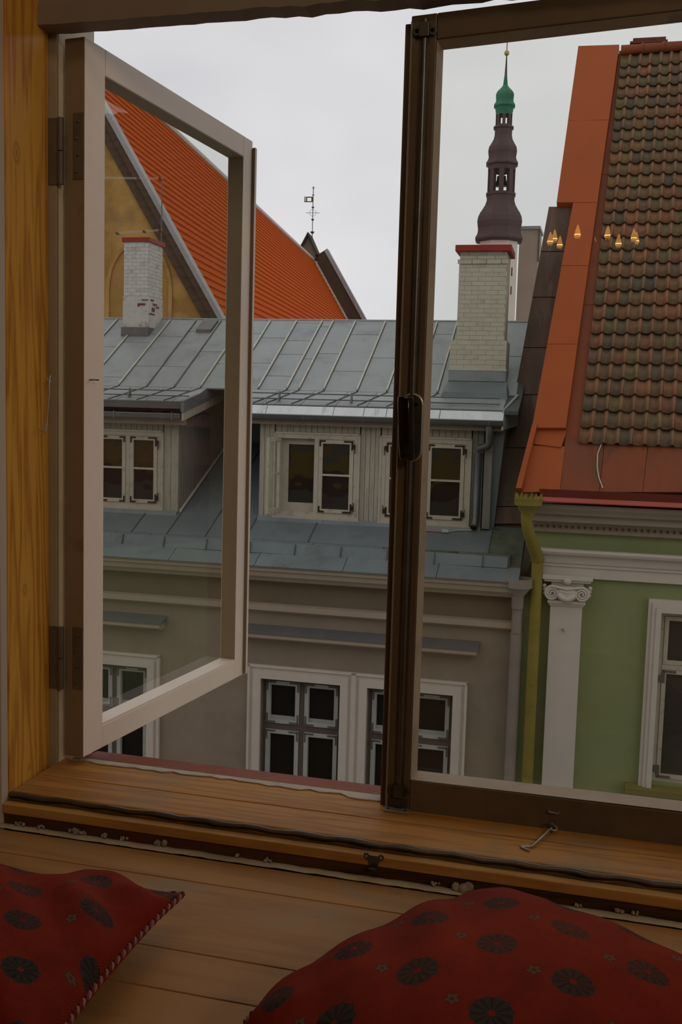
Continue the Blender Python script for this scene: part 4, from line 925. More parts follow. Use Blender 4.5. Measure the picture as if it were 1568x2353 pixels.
F().box(lA-.03, lB+.03, ld-.03, dback+.06, lz1, lz2).build('chimney_cap', M['capred'], gt, bevel=.004)
F().box(lA-.03, lB+.02, ld-.04, dback+.1, lz0-.3, AF(310, 752, ld)[1]).build('chimney_flashing', M['gutter'], gt)
# rainwater pipes of the dormer
pd = 11.93
def pipe(name, pts, r, mat, par=gt, n=12, **k): return MB(FP).tube(pts, r, n).build(name, mat, par, smooth=True, **k)
pA = AF(1125, 978, 11.8); pB = AF(1125, 1020, 11.8); pC = AF(1103, 1030, 11.9); pE = AF(1092, 1210, 11.93)
pipe('downpipe', [(pA[0], 11.78, pA[1]), (pB[0], 11.78, pB[1]), (pB[0]-.01, 11.79, pB[1]-.02), (pC[0], 11.88, pC[1])], .050, M['gutter'])
pipe('downpipe', [(pE[0]+.005, 11.94, AF(1095, 1040, 11.94)[1]), (pE[0], 11.94, AF(1095, 1195, 11.94)[1]), (pE[0]-.01, 11.86, pE[1])], .050, M['gutter'])
MB(FP).tube([(pE[0]-.0105, 11.858, pE[1]), (pE[0]-.0108, 11.853, pE[1]-.002)], .045, 12).build('pipe_mouth', M['black'], gt)
F().box(AF(1112, 1100, 11.95)[0], AF(1130, 1100, 11.95)[0], 11.93, 12.0, AF(1115, 1215, 11.95)[1], ez+.08).build('corner_post', M['siding_grey'], gt)
pc = [AF(x, y, 11.6) for x, y in ((960, 1220), (990, 1222), (1018, 1224))]
z9 = lambda d: lowroof(d)+.012
pipe('roof_cable', [(AF(950, 1220, 11.85)[0], 11.85, z9(11.85)), (AF(1020, 1222, 11.85)[0], 11.85, z9(11.85))], .014, M['pinkcable'])
F().box(AF(1016, 1222, 11.85)[0], AF(1032, 1222, 11.85)[0], 11.82, 11.88, z9(11.85)-.01, z9(11.85)+.03).build('cable_joint', M['cable'], gt, bevel=.004)
pipe('roof_cable', [(AF(1032, 1222, 11.85)[0], 11.85, z9(11.85)), (AF(1050, 1219, 11.9)[0], 11.9, z9(11.9)), (AF(1085, 1217, 11.9)[0], 11.9, z9(11.9)+.01)], .007, M['cable'])
# sheet between dormer and party wall
F().hexa([(AF(1128, 1100, 12)[0], 12.0, lowroof(12)), (AF(1140, 1100, 12)[0], 12.0, lowroof(12)), (AF(1140, 1100, 12)[0]+.1, 12.9, lowroof(12.9)), (AF(1128, 1100, 12)[0]+.1, 12.9, lowroof(12.9)),
          (AF(1128, 1100, 12)[0], 12.0, ez+.08), (AF(1140, 1100, 12)[0]+.10, 12.0, ez+.08), (AF(1140, 1100, 12)[0]+.1, 12.9, ez+.08), (AF(1128, 1100, 12)[0]+.1, 12.9, ez+.08)]).build('valley_sheet', M['zincdark'], gt)
# beige rainwater pipe with hopper at the right edge of the front
ha = AF(1193, 1345, 10.95)[0]; hz = AF(1193, 1333, 10.95)[1]
def hopper(par, a, d, z, r, mat, h1, h2, neck, name='hopper'):
    b = MB(FP); b.lathe((a, d, z), [(neck, -h1-h2), (neck, -h2-h1*.9), (r*.93, -h1*.95), (r*.95, -h1), (r, -h1*.95), (r*1.02, 0), (r*.97, 0), (r*.95, -h1*.6), (neck*.5, -h1*.7)], 20)
    return b.build(name, mat, par, smooth=True)
hopper(gt, ha, 10.98, hz+.02, .165, M['greypipe'], .12, .13, .055)
n1 = AF(1190, 1455, 11.03)[1]
pipe('downpipe', [(ha-.01, 11.0, hz-.20), (ha-.01, 11.03, hz-.36)], .075, M['greypipe'])
pipe('downpipe', [(ha-.01, 11.04, hz-.36), (ha-.01, 11.06, n1)], .066, M['greypipe'])
pipe('downpipe', [(ha-.01, 11.08, n1), (ha-.012, 11.09, -9)], .075, M['greypipe'])
for y in (1506, 1655):
    z = AF(1180, y, 11.09)[1]; MB(FP).lathe((ha-.01, 11.09, z), [(.081, -.012), (.081, .012)], 16).build('pipe_clamp', M['greypipe'], gt)

# TV aerial beside the left chimney
am_ = AF(371, 560, 14.75); ta = thing('tv_aerial', tuple(FP(am_[0], 14.75, am_[1]-.9)), 'thin TV aerial mast with two boom arms beside the whitewashed chimney', 'antenna')
zt_ = AF(368, 412, 14.75)[1]; zmid = AF(371, 530, 14.75)[1]
MB(FP).tube([(am_[0], 14.75, lz0-.25), (am_[0], 14.75, zt_)], .011, 6).build('mast', M['gutter'], ta)
for z_, xL, dy in ((zt_, AF(232, 408, 14.75)[0], .04), (zmid, AF(268, 538, 14.75)[0], -.04)):
    for o_ in (0, .02): MB(FP).tube([(am_[0]+.02, 14.75, z_+o_), (xL, 14.75, z_+dy+o_)], .004, 5).build('boom', M['seam'], ta)
    for f_ in (.03, .38, .98):
        a = am_[0]+(xL-am_[0])*f_; MB(FP).bar((a, 14.70, z_+dy*f_), (a, 14.80, z_+dy*f_), .02, .035).build('element', M['redbrick'], ta)

# ================================================================ GREEN TOWNHOUSE with the pantile roof
AZG = math.radians(2.5); TH = math.radians(52)
gu = V3(math.cos(AZG), -math.sin(AZG), 0); gn = V3(math.sin(AZG), math.cos(AZG), 0)
gup = gn*math.cos(TH) + ZZ*math.sin(TH); gN = gu.cross(gup)          # outward normal of the slope
gP = AY(1330, 1020, 11.3)
def RP(s, t, h): return gP + gu*s + gup*t + gN*h
def RL(x, y):
    p = APL(x, y, gP, gN) - gP; return p.dot(gu), p.dot(gup)
gh = thing('townhouse', tuple(FP(1.5, 11.2, -9)), 'sage green townhouse with steep weathered pantile roof and white pilaster', 'building')
TT = RL(1425, 122)[1]
# body under the slope
b = MB(RP); b.v = []
LG = lambda s, t: None
pr = [RP(-.62, -.70, -.12), RP(-.62, TT, -.12), RP(-.62, TT, -.12)+gn*5-ZZ*6.5, RP(-.62, TT, -.12)+gn*5, RP(-.62, -.7, -.12)]
gb = MB(); q0 = RP(-.28, -.55, -.14); q1 = RP(-.28, TT, -.14); q2 = q1+gn*5-ZZ*6.4; q3 = V3(q2.x, q2.y, -9); q4 = V3(q0.x, q0.y, -9)+gn*.6; q4b = V3(q0.x, q0.y, q0.z)+gn*.6
gb.prism([tuple(q) for q in (q0, q1, q2, q3, q4, q4b)], tuple(gu*5.5)); gb.build('gable_body', M['green'], gh)
# pantiles, one object each
tw, tl, rowh = .16, .315, TT/30.5
vs = []; fs = []; n = 8
def hh(x): return .023*math.cos(2*PI*(x-.066)/.16) + .009*math.cos(4*PI*(x-.062)/.16)
rowsx = [-.078 + .164*i/n for i in range(n+1)]
for lay in (0, 1):
    for (yy) in (-.5*tl, .5*tl):
        for x in rowsx: vs.append((x, yy, hh(x)+.034*(1 if yy < 0 else -.25) - lay*.020))
W_ = n+1
for i in range(n):
    fs += [[i, i+1, W_+i+1, W_+i], [2*W_+i, 3*W_+i, 3*W_+i+1, 2*W_+i+1], [i, 2*W_+i, 2*W_+i+1, i+1], [W_+i, W_+i+1, 3*W_+i+1, 3*W_+i]]
fs += [[0, W_, 3*W_, 2*W_], [n, 2*W_+n, 3*W_+n, W_+n]]
tm = bpy.data.meshes.new('roof_tile'); tm.from_pydata([V3(*v) for v in vs], [], fs); tm.update(); tm.materials.append(M['tile'])
for p in tm.polygons: p.use_smooth = len(p.vertices) == 4 and abs(p.normal.z) > .5
tr = Matrix((gu, gup, gN)).transposed()
dk_ = MB(RP).box(-.12, 1.7, -.02, TT+.05, -.10, -.045).build('tiled_roof', M['redbrick'], gh, label='roof slope of weathered wavy pantiles')
for r in range(30):
    for cidx in range(10):
        s_ = .085 + cidx*tw + (r % 2)*.002 + random.uniform(-.003, .003); t_2 = r*rowh + tl/2 - .01 + random.uniform(-.005, .005)
        rot = (tr @ Matrix.Rotation(random.uniform(-.012, .012), 3, 'Z') @ Matrix.Rotation(random.uniform(-.02, .02), 3, 'X')).to_euler()
        inst('roof_tile', tm, dk_, RP(s_, t_2, .005+random.uniform(0, .004)), rot)
for i in range(6):
    s_ = .0 + i*.33; MB().tube([tuple(RP(s_, TT+.02, .03)+ZZ*0), tuple(RP(s_+.30, TT+.02, .035)), tuple(RP(s_+.35, TT+.02, .035))], [.085, .075, .10], 12).build('ridge_tile', M['churchtile'] if False else M['orangeworn'], dk_, smooth=True)
# orange verge capping in lengths
def strip(pxs, h0, h1, mat, name, par=gh, **k):
    p = [RL(*q) for q in pxs]; b = MB(RP); b.prism([(s, t, h0) for s, t in p], (0, 0, h1-h0)); return b.build(name, mat, par, **k)
LEFT = lambda y: 1330 + (1190-1330)*(y-115)/(1130-115)
LIN = lambda y: 1318 + (1225-1318)*(y-475)/(985-475)
RIN = lambda y: 1424 + (1301-1424)*(y-112)/(992-112)
yy = [115, 287, 475]
for a, b2 in zip(yy, yy[1:]): strip([(LEFT(a), a), (RIN(a), a-3), (RIN(b2), b2-1), (LEFT(b2), b2-1)], -.02, .075, M['orange'], 'verge_capping')
yy = [475, 620, 800, 992]
for a, b2 in zip(yy, yy[1:]): strip([(LIN(a), a), (RIN(a), a), (RIN(b2), b2-1), (LIN(b2), b2-1)], -.02, .075, M['orange'], 'verge_capping')
strip([(LIN(475)-2, 475), (LIN(475)+4, 475), (1243, 1130), (1190, 1130)][:0] or [(1225, 985), (1236, 985), (1200, 1132), (1187, 1132)], -.02, .10, M['orange'], 'verge_edge')
for a, b2 in ((115, 400), (400, 700), (700, 1024)): strip([(RIN(a)+.5, a), (RIN(a)+24, a), (RIN(b2)+36, b2-1), (RIN(b2)+.5, b2-1)], -.04, -.012, M['orangeworn'], 'verge_flashing')
# eave sheets
es = [(1231, 1262), (1262, 1302), (1302, 1345), (1345, 1440), (1440, 1568), (1568, 1700)]
strip([(1236, 985), (1303, 992), (1290, 1030), (1228, 1022)], -.03, .02, M['orange'], 'eave_sheet')
for (x0, x1), (y0, y1) in zip([(1222, 1300), (1300, 1390), (1390, 1490), (1490, 1580), (1580, 1700)], [(1024, 1026), (1020, 1020), (1022, 1022), (1024, 1026), (1027, 1030)]):
    sh = lambda x: x - 20*(1 if x < 1300 else .6)
    strip([(x0, y0), (x1-1, y1), (sh(x1)-1, 1131), (sh(x0), 1131)], -.03, .005, M['orange'] if x0 < 1300 else M['orangeworn'], 'eave_sheet')
# dark rusty cladding of the party wall
LO = lambda y: 1262 + (1130-1262)*(y-475)/(1202-475)
bB = APL(1157, 1203, FN*12.02, FN); bT = RP(*RL(1290, 475), -.03); cN = gu.cross((bT-bB).normalized()); cup = (bT-bB).normalized()
def CL(x, y): return APL(x, y, bB, cN)
yc = [475, 579, 684, 800, 908, 1030, 1165, 1205]
for a, b2 in zip(yc, yc[1:]):
    MB().prism([tuple(CL(*q)) for q in ((LO(a), a), (LIN(a)+38, a), (LIN(b2)+38, b2-2), (LO(b2), b2-2))], tuple(cN*-.06)).build('wall_cladding', M['rust'], gh)
w0 = CL(LO(1203)+1, 1203)-cN*.065; w1_ = CL(LO(476)+1, 476)-cN*.065
MB().prism([tuple(w0), tuple(w1_), (w1_.x, w1_.y, -1.2), (w0.x, w0.y, w0.z-.05)], tuple(gu*.45)).build('party_wall', M['rust'], gh)
# the house goes on to the right, out of view, and shows in the open casement's glass
rr_ = MB(); P_ = [RP(1.7, -.7, -.02), RP(34, -.7, -.02), RP(34, TT+.05, -.02), RP(1.7, TT+.05, -.02)]
nw = 200; rows = []
for r in range(31):
    for k2 in (0, 1):
        t_9 = min(TT, r*rowh + (rowh*.98 if k2 else 0)); rows.append([tuple(RP(1.68+32*i/nw, t_9, .03*math.cos(i*PI) + (.0 if k2 else .045))) for i in range(nw+1)])
rr_.grid(rows).build('roof_tiles_beyond', M['redbrick'], gh, kind='stuff', recalc=False, label='pantiles of the roof farther right')
F().box(3.2, 36, D0, D0+6, -9, z4+.9 if 'z4' in dir() else .2).build('wall_beyond', M['green'], gh)
MB().prism([tuple(RP(1.7, -.55, -.14)), tuple(RP(1.7, TT, -.14)), tuple(RP(1.7, TT, -.14)+gn*6-ZZ*9), tuple(RP(1.7, -.55, -.14)+gn*1-ZZ*2)], tuple(gu*33)).build('roof_body_beyond', M['redbrick'], gh)
# white lightning cable on the eave sheet
cp = [(1384, 1020), (1374, 1045), (1373, 1075), (1377, 1100), (1386, 1124)]
MB().tube([tuple(RP(*RL(*p), .02)) for p in cp], .0075, 6).build('eave_cable', M['cable'], gh, smooth=True)
# box gutter, red eave sheet, cornice
fr = lambda a, d, z: FP(a, d, z)
gd_ = 10.80; ga0, ga1 = AF(1240, 1135, gd_)[0], 3.2
zg_a = AF(1400, 1130, gd_)[1]; zg_b = AF(1400, 1148, gd_)[1]; zg_c = AF(1400, 1160, gd_-.03)[1]
_sweep('box_gutter', [(gd_, zg_a), (gd_+.006, zg_b), (gd_+.2, zg_b), (gd_+.2, zg_a-.02)], ga0, ga1, M['redgutter'], gh)
_sweep('eave_edge', [(gd_+.004, zg_b-.002), (gd_-.04, zg_c+.012), (gd_-.04, zg_c), (gd_+.2, zg_c+.01)], ga0-.02, ga1, M['redsheet'], gh)
z1 = AF(1400, 1165, 10.85)[1]; z2 = AF(1400, 1188, 10.92)[1]; z3 = AF(1400, 1206, 11.02)[1]; z4 = AF(1400, 1232, 11.15)[1]
gl_ = AF(1222, 1200, 11.0)[0]
_sweep('cornice', [(10.86, z1), (10.86, z1-.05), (10.90, z2+.03), (10.915, z2), (10.98, z2-.012), (10.98, z3+.01), (11.06, z3-.004), (11.10, z3-.02), (11.12, z4+.02), (11.2, z4), (11.25, z1)], gl_, ga1, M['greentrim'], gh)
dn = F(); i = gl_+.04
while i < ga1: dn.box(i, i+.022, 11.085, 11.12, (z3+z4)/2-.002, (z3+z4)/2+.03); i += .075
dn.build('cornice_vents', M['redbrick'], gh, kind='stuff', label='row of small square vents in the cornice')
zA0 = AF(1400, 1270, 11.05)[1]; zA1 = AF(1400, 1334, 11.1)[1]
_sweep('architrave', [(11.03, zA0+.01), (11.00, zA0-.02), (11.02, zA0-.055), (11.08, zA0-.075), (11.10, zA0-.17), (11.12, zA0-.175), (11.12, zA0-.215), (11.14, zA0-.22), (11.14, zA1), (D0+.02, zA1), (D0+.02, zA0)], gl_+.02, ga1, M['pilaster'], gh)
# front wall with window hole
wa0 = AF(1508, 1600, D0)[0]; wa1 = wa0+1.12; wzt = AF(1508, 1404, D0)[1]; wzb = AF(1490, 1795, D0)[1]
gl2 = aR+.005
gw = F(); gw.box(gl2, wa0, D0, D0+.45, -9, -1.44); gw.box(gl_+.03, wa0, D0, D0+.45, -1.44, z4+.05); gw.box(wa1, ga1, D0, D0+.45, -9, z4+.05); gw.box(wa0, wa1, D0, D0+.45, wzt, z4+.05); gw.box(wa0, wa1, D0, D0+.45, -9, wzb); gw.build('wall', M['green'], gh)
sw_ = AF(1508, 1600, 11.1)[0]-AF(1478, 1600, 11.1)[0]
for k, (t, d) in enumerate(((sw_, 11.12), (sw_*.72, 11.095), (sw_*.45, 11.12))):
    pass
s = F()
for t, t2, d in ((sw_, sw_*.7, 11.13), (sw_*.7, sw_*.4, 11.105), (sw_*.4, 0, 11.09)):
    s.box(wa0-t, wa0-t2, d, D0, wzb-.10, wzt+t); s.box(wa1+t2, wa1+t, d, D0, wzb-.10, wzt+t); s.box(wa0-t2, wa1+t2, d, D0, wzt+t2, wzt+t)
s.build('window_surround', M['pilaster'], gh, bevel=.004)
W = F(); d = D0+.05; zt2 = AF(1520, 1530, D0)[1]
W.box(wa0, wa0+.055, d, d+.1, wzb, wzt); W.box(wa1-.055, wa1, d, d+.1, wzb, wzt); W.box(wa0+.055, wa1-.055, d, d+.1, wzt-.06, wzt); W.box(wa0+.055, wa1-.055, d-.01, d+.1, zt2-.05, zt2+.01); W.box(wa0+.055, wa1-.055, d, d+.1, wzb, wzb+.04)
W.box((wa0+wa1)/2-.03, (wa0+wa1)/2+.03, d-.005, d+.1, wzb+.04, wzt-.06)
W = W.build('window', M['winframe'], gh, label='cream framed window of the green house')
for p_, q_ in ((wa0+.055, (wa0+wa1)/2-.03), ((wa0+wa1)/2+.03, wa1-.055)):
    for u, v in ((zt2+.01, wzt-.06), (wzb+.04, zt2-.05)):
        sa = F(); t = .055; sa.box(p_+.004, p_+t, d-.012, d+.05, u+.004, v-.004); sa.box(q_-t, q_-.004, d-.012, d+.05, u+.004, v-.004); sa.box(p_+t, q_-t, d-.012, d+.05, v-t, v-.004); sa.box(p_+t, q_-t, d-.012, d+.05, u+.004, u+t)
        sa.build('sash', M['winframe'], W); F().box(p_+t, q_-t, d+.02, d+.025, u+t, v-t).build('pane', M['panegreen'], W)
        if v < zt2:
            for cc, zz in ((v-.01, 1), (u+.01, -1)):
                ci = F(); corner(ci, p_+.01, cc, 1, zz, .16, .03, d-.013); ci.box(p_-.035, p_+.01, d-.02, d-.012, cc-zz*.11-.04, cc-zz*.11+.04)
                ci.build('corner_iron', M['bracketgrey'], W)
so = AF(1437, 1808, 11.08)[0]; zso = AF(1456, 1806, 11.08)[1]
_sweep('window_sill', [(D0+.05, zso+.01), (11.02, zso-.02), (11.02, zso-.09), (11.06, zso-.13), (11.08, zso-.16), (D0+.01, zso-.18)], so, wa1+.3, M['olive'], gh)
# pilaster with ionic capital
pa0, pa1 = AF(1265, 1390, 11.08)[0], AF(1339, 1390, 11.08)[0]
zn = AF(1300, 1386, 11.08)[1]; zt3 = AF(1300, 1326, 11.05)[1]
F().box(pa0, pa1, 11.08, D0, -9, zn).build('pilaster', M['pilaster'], gh, bevel=.006, label='flat white pilaster shaft')
F().box(AF(1294, 1448, 11.08)[0]-.008, AF(1294, 1448, 11.08)[0]+.012, 11.03, 11.08, AF(1294, 1446, 11.08)[1]-.02, AF(1294, 1446, 11.08)[1]+.012).build('iron_stub', M['steel'], gh)
pm = (pa0+pa1)/2; hw = (pa1-pa0)/2
cp_ = F(); cp_.box(pa0-.035, pa1+.035, 11.04, D0, zn-.005, zn+.035); cp_.box(pa0-.015, pa1+.015, 11.06, D0, zn-.035, zn-.005); cp_.box(pa0+.0, pa1, 11.07, D0, zn+.035, zn+.30)
cp_.box(pa0-.11, pa1+.11, 11.01, D0, zt3-.035, zt3+.02); cp_.box(pa0-.09, pa1+.09, 11.03, D0, zt3-.065, zt3-.035)
CP = cp_.build('capital', M['pilaster'], gh, bevel=.005, label='ionic capital with two scroll volutes')
vz = zn+.125
for sg in (-1, 1):
    pts = []; rr = []
    for i in range(44):
        t = i/43*2.4*2*PI; R_ = .088*(1-i/43*.82)
        pts.append((pm+sg*(hw*.92)+sg*R_*math.sin(t), 11.03-.012*i/43, vz+R_*math.cos(t))); rr.append(.019*(1-i/43*.5))
    MB(FP).tube(pts, rr, 8).build('volute', M['pilaster'], CP, smooth=True)
    F().prism([(pm+sg*hw*.92+.075*math.cos(q*PI/8), 11.04, vz+.075*math.sin(q*PI/8)) for q in range(16)], (0, .12, 0)).build('volute_block', M['pilaster'], CP)
    for i, (dx, dz) in enumerate(((.13, .09), (.12, .045), (.115, .0))):
        MB(FP).sphere((pm+sg*(hw*.92+dx*.75), 11.07, vz+dz-.01), .028, 8, 6).build('leaf', M['pilaster'], CP, smooth=True)
MB(FP).tube([(pm-hw*.95, 11.02, vz+.088), (pm-hw*.4, 11.01, vz+.075), (pm, 11.0, vz+.062), (pm+hw*.4, 11.01, vz+.075), (pm+hw*.95, 11.02, vz+.088)], .018, 8).build('festoon', M['pilaster'], CP, smooth=True)
MB(FP).tube([(pm-hw*.5, 11.02, vz-.01), (pm-hw*.25, 11.0, vz-.05), (pm, 10.99, vz-.065), (pm+hw*.25, 11.0, vz-.05), (pm+hw*.5, 11.02, vz-.01)], .035, 8).build('festoon', M['pilaster'], CP, smooth=True)
MB(FP).tube([(pm-hw*.45, 11.02, vz+.03), (pm, 11.0, vz+.02), (pm+hw*.45, 11.02, vz+.03)], .016, 8).build('festoon', M['pilaster'], CP, smooth=True)
MB(FP).sphere((pm, 11.05, vz-.0), .13, 16, 10, (1.15, .42, .78)).build('echinus', M['pilaster'], CP, smooth=True)
MB(FP).sphere((pm, 11.01, zt3-.045), .05, 10, 7, (1, .7, .9)).build('rosette', M['pilaster'], CP, smooth=True)
# mustard downpipe with spiked hopper
fd = 10.72
fa = AF(1215, 1150, fd)[0]; fz = AF(1215, 1146, fd)[1]
yp = thing('rain_pipe', tuple(FP(fa, fd, -9)), 'mustard yellow rainwater pipe with a spiked hopper beside the white pilaster', 'downpipe')
MB(FP).lathe((fa, fd, fz), [(.055, -.30), (.060, -.22), (.135, -.09), (.165, -.075), (.168, -.01), (.172, .0), (.160, .0), (.155, -.06), (.05, -.12)], 20).build('hopper', M['yellowpipe'], yp, smooth=True)
for i in range(16):
    t0_, t1_ = 2*PI*i/16, 2*PI*(i+1)/16; tm_ = (t0_+t1_)/2; R_ = .166
    MB(FP).prism([(fa+R_*math.cos(t0_), fd+R_*math.sin(t0_), fz), (fa+R_*math.cos(t1_), fd+R_*math.sin(t1_), fz), (fa+R_*math.cos(tm_), fd+R_*math.sin(tm_), fz+.055+.02*(i % 2))], (-.006*math.cos(tm_), -.006*math.sin(tm_), 0)).build('spike', M['yellowpipe'], yp)
sb_ = [(1209, 1180, 10.72), (1210, 1200, 10.72), (1213, 1215, 10.76), (1219, 1235, 10.83), (1226, 1255, 10.92), (1233, 1272, 11.0), (1236, 1286, 11.03)]
pts = [(AF(x, y, d_)[0], d_, AF(x, y, d_)[1]) for x, y, d_ in sb_]
MB(FP).tube(pts, [.062, .064, .07, .073, .076, .078, .078], 14).build('offset_bend', M['yellowpipe'], yp, smooth=True)
pA_ = pts[-1]; MB(FP).tube([(pA_[0], 11.04, pA_[2]+.0), (pA_[0], 11.06, -9)], .071, 16).build('shaft', M['yellowpipe'], yp, smooth=True)
MB(FP).lathe((pA_[0], 11.04, pA_[2]), [(.083, -.025), (.083, .02)], 16).build('collar', M['olive'], yp)
for y in (1539, 1700, 1765): MB(FP).lathe((pA_[0], 11.06, AF(1220, y, 11.06)[1]), [(.0745, -.008), (.0745, .008)], 16).build('clamp', M['olive'], yp)
# roof-top brick chimney
rcd = 17.6
rp0, rp1 = AF(1452, 110, rcd), AF(1530, 110, rcd)
def rz(y): return AF(1490, y, rcd)[1]
b = F(); b.box(rp0[0], rp1[0], rcd, rcd+.7, rz(140), rz(100)); b.box(rp0[0]-.06, rp1[0]+.06, rcd-.06, rcd+.76, rz(112), rz(105)); b.box(rp0[0]+.02, rp1[0]+.0, rcd+.02, rcd+.66, rz(100), rz(85)); b.box(rp0[0]-.03, rp1[0]+.03, rcd-.03, rcd+.73, rz(99), rz(94))
b.build('chimney', M['redbrick'], gh, label='stepped dark red brick chimney head behind the ridge')

# ================================================================ CHURCH with the bright orange roof
CAZ = math.radians(-7.3)
cr = V3(math.sin(CAZ), math.cos(CAZ), 0); cx_ = V3(math.cos(CAZ), -math.sin(CAZ), 0)
cP = AY(132, 61, 28)
pe_ = APL(505, 735, cP, cr) - cP
slope = math.atan2(-pe_.z, pe_.dot(cx_))
def CPT(x, r, z): return cP + cx_*x + cr*r + ZZ*z                   # x across, r along ridge, z from apex
HW = 8.2; ZE = -HW*math.tan(slope); LEN = 50.75
chh = thing('church', tuple(CPT(0, 20, -9-cP.z)), 'ochre gabled church with a steep bright orange tiled roof', 'building')
C_ = lambda: MB(CPT)
C_().prism([(-HW, 0, -9-cP.z), (HW-.35, 0, -9-cP.z), (HW-.35, 0, ZE+.2), (-.1, 0, -.75), (-HW, 0, ZE)], (0, .8, 0)).build('gable_wall', M['ochre'], chh, label='mottled ochre rendered gable')
C_().prism([(-HW, .8, -9-cP.z), (HW-.5, .8, -9-cP.z), (HW-.5, .8, ZE+.1), (0, .8, -.75), (-HW, .8, ZE)], (0, LEN-1, 0)).build('nave_wall', M['ochre'], chh)
# blind niche: recess ring with darker inner field
nx0 = APL(252, 700, cP, cr)-cP; nx1 = APL(388, 700, cP, cr)-cP; na, nb_ = nx0.dot(cx_), nx1.dot(cx_); nzt = (APL(310, 560, cP, cr)-cP).z; nzb = (APL(310, 790, cP, cr)-cP).z
def arch(x0, x1, zb_, zt_, n=14):
    c_ = (x0+x1)/2; w_ = (x1-x0)/2; zs_ = zt_-w_*1.5
    return [(x0, zb_), (x1, zb_)] + [(c_+w_*math.cos(PI*i/n), zs_+(zt_-zs_)*math.sin(PI*i/n)) for i in range(n+1)]
o1 = arch(na-.12, nb_+.12, nzb-2, nzt+.12); i1 = arch(na, nb_, nzb-2, nzt)
rg = MB(CPT); n = len(o1); rg.v = [CPT(x, -.06, z) for x, z in o1]+[CPT(x, -.06, z) for x, z in i1]+[CPT(x, 0, z) for x, z in i1]+[CPT(x, 0, z) for x, z in o1]
for k in range(n):
    k2 = (k+1) % n; rg.f += [[k, k2, n+k2, n+k], [n+k, n+k2, 2*n+k2, 2*n+k], [k, 3*n+k, 3*n+k2, k2]]
rg.build('niche_reveal', M['ochre'], chh)
C_().prism([(x, -.012, z) for x, z in i1], (0, .01, 0)).build('niche', M['ochredark'], chh, label='pointed blind niche in the gable')
# roof slope with lapped courses
cs_, sn_ = math.cos(slope), math.sin(slope); SL = HW/cs_
NCO = 46; eco = SL/NCO
rf = C_()
for i in range(NCO):
    t0_, t1_ = i*eco, (i+1)*eco+.02
    x0, z0 = t0_*cs_, -t0_*sn_; x1, z1 = t1_*cs_, -t1_*sn_
    o0 = .03; o1_ = .085
    rf.hexa([(x0, .25, z0-.05), (x1, .25, z1-.05), (x1, LEN, z1-.05), (x0, LEN, z0-.05),
             (x0+sn_*o0, .25, z0+cs_*o0), (x1+sn_*o1_, .25, z1+cs_*o1_), (x1+sn_*o1_, LEN, z1+cs_*o1_), (x0+sn_*o0, LEN, z0+cs_*o0)])
rf.build('roof_courses', M['churchtile'], chh, kind='stuff', label='bright orange roof tiles laid in thin lapped courses')
C_().prism([(0, .2, .04), (-HW, .2, ZE+.04), (-HW, .2, ZE-.15), (0, .2, -.2)], (0, LEN-.2, 0)).build('roof_back_slope', M['churchtile'], chh)
C_().tube([(0, .2, .12), (0, LEN, .12)], .13, 8).build('ridge_capping', M['lead'] if False else M['seam'], chh)
# verge coping (light lead top, dark brown board beneath) on the near gable
def vstrip(r0, r1, lo, hi, mat, name, x_from=0, **k):
    b = C_(); t1_ = SL
    pt = lambda t, o, r: (t*cs_+sn_*o, r, -t*sn_+cs_*o)
    b.hexa([pt(x_from, lo, r0), pt(t1_, lo, r0), pt(t1_, lo, r1), pt(x_from, lo, r1), pt(x_from, hi, r0), pt(t1_, hi, r0), pt(t1_, hi, r1), pt(x_from, hi, r1)])
    return b.build(name, mat, chh, **k)
vstrip(-.30, .28, .02, .16, M['lead'], 'verge_coping', label='pale grey metal verge coping')
vstrip(-.24, .20, -.17, .02, M['bargeboard'], 'verge_board'); vstrip(-.10, .20, -.46, -.17, M['bargeboard'], 'verge_board')
# far gable parapet
vstrip(LEN, LEN+.9, -.6, 1.15, M['bargeboard'], 'far_parapet', x_from=-.3, label='dark brown inner face of the far gable parapet'); vstrip(LEN-.1, LEN+1.0, 1.15, 1.45, M['lead'], 'far_coping', x_from=-.3)
vstrip(LEN-.15, LEN+.1, .0, .2, M['seam'], 'roof_edge_bead')
# little ridge turret with weather vane
def TP(x, y): return APL(x, y, CPT(0, LEN+.3, 0), cr)
def tl_(x, y): p = TP(x, y)-cP; return p.dot(cx_), p.z
t1 = tl_(690, 575); t2 = tl_(711, 536); t3 = tl_(732, 580); tb1 = tl_(700, 602); tb2 = tl_(728, 597)
c0, c1_, c2_, c3_ = tl_(694, 577), tl_(727, 577), tl_(728, 598), tl_(700, 598)
C_().prism([(c0[0], LEN-.2, c0[1]), (c3_[0]-.15, LEN-.2, c3_[1]-.6), (c2_[0], LEN-.2, c2_[1]), (c1_[0]+.02, LEN-.2, c1_[1]+.0), (t2[0], LEN-.2, t2[1]-.1)], (0, 1.6, 0)).build('turret', M['turretwall'], chh, label='small gabled ridge turret')
ev = tl_(689, 578); er = tl_(734, 588)
rfp = [(ev[0], ev[1]), (t2[0], t2[1]), (er[0], er[1]-.02), (er[0]-.12, er[1]-.06), (t2[0], t2[1]-.3), (ev[0]+.14, ev[1]-.02)]
C_().prism([(x, LEN-.45, z) for x, z in rfp], (0, 2.3, 0)).build('turret_roof', M['slate'], chh)
q = tl_(729, 597); C_().box(q[0]-.75, q[0]+.1, LEN-.25, LEN+1.5, q[1]-.12, q[1]+.0).build('turret_ledge', M['slate'], chh)
q0 = tl_(713, 600); q1 = tl_(732, 600); C_().box(q0[0], q1[0], LEN-.1, LEN+1.2, q0[1]-2.4, q0[1]-.02).build('turret_base', M['lead'], chh)
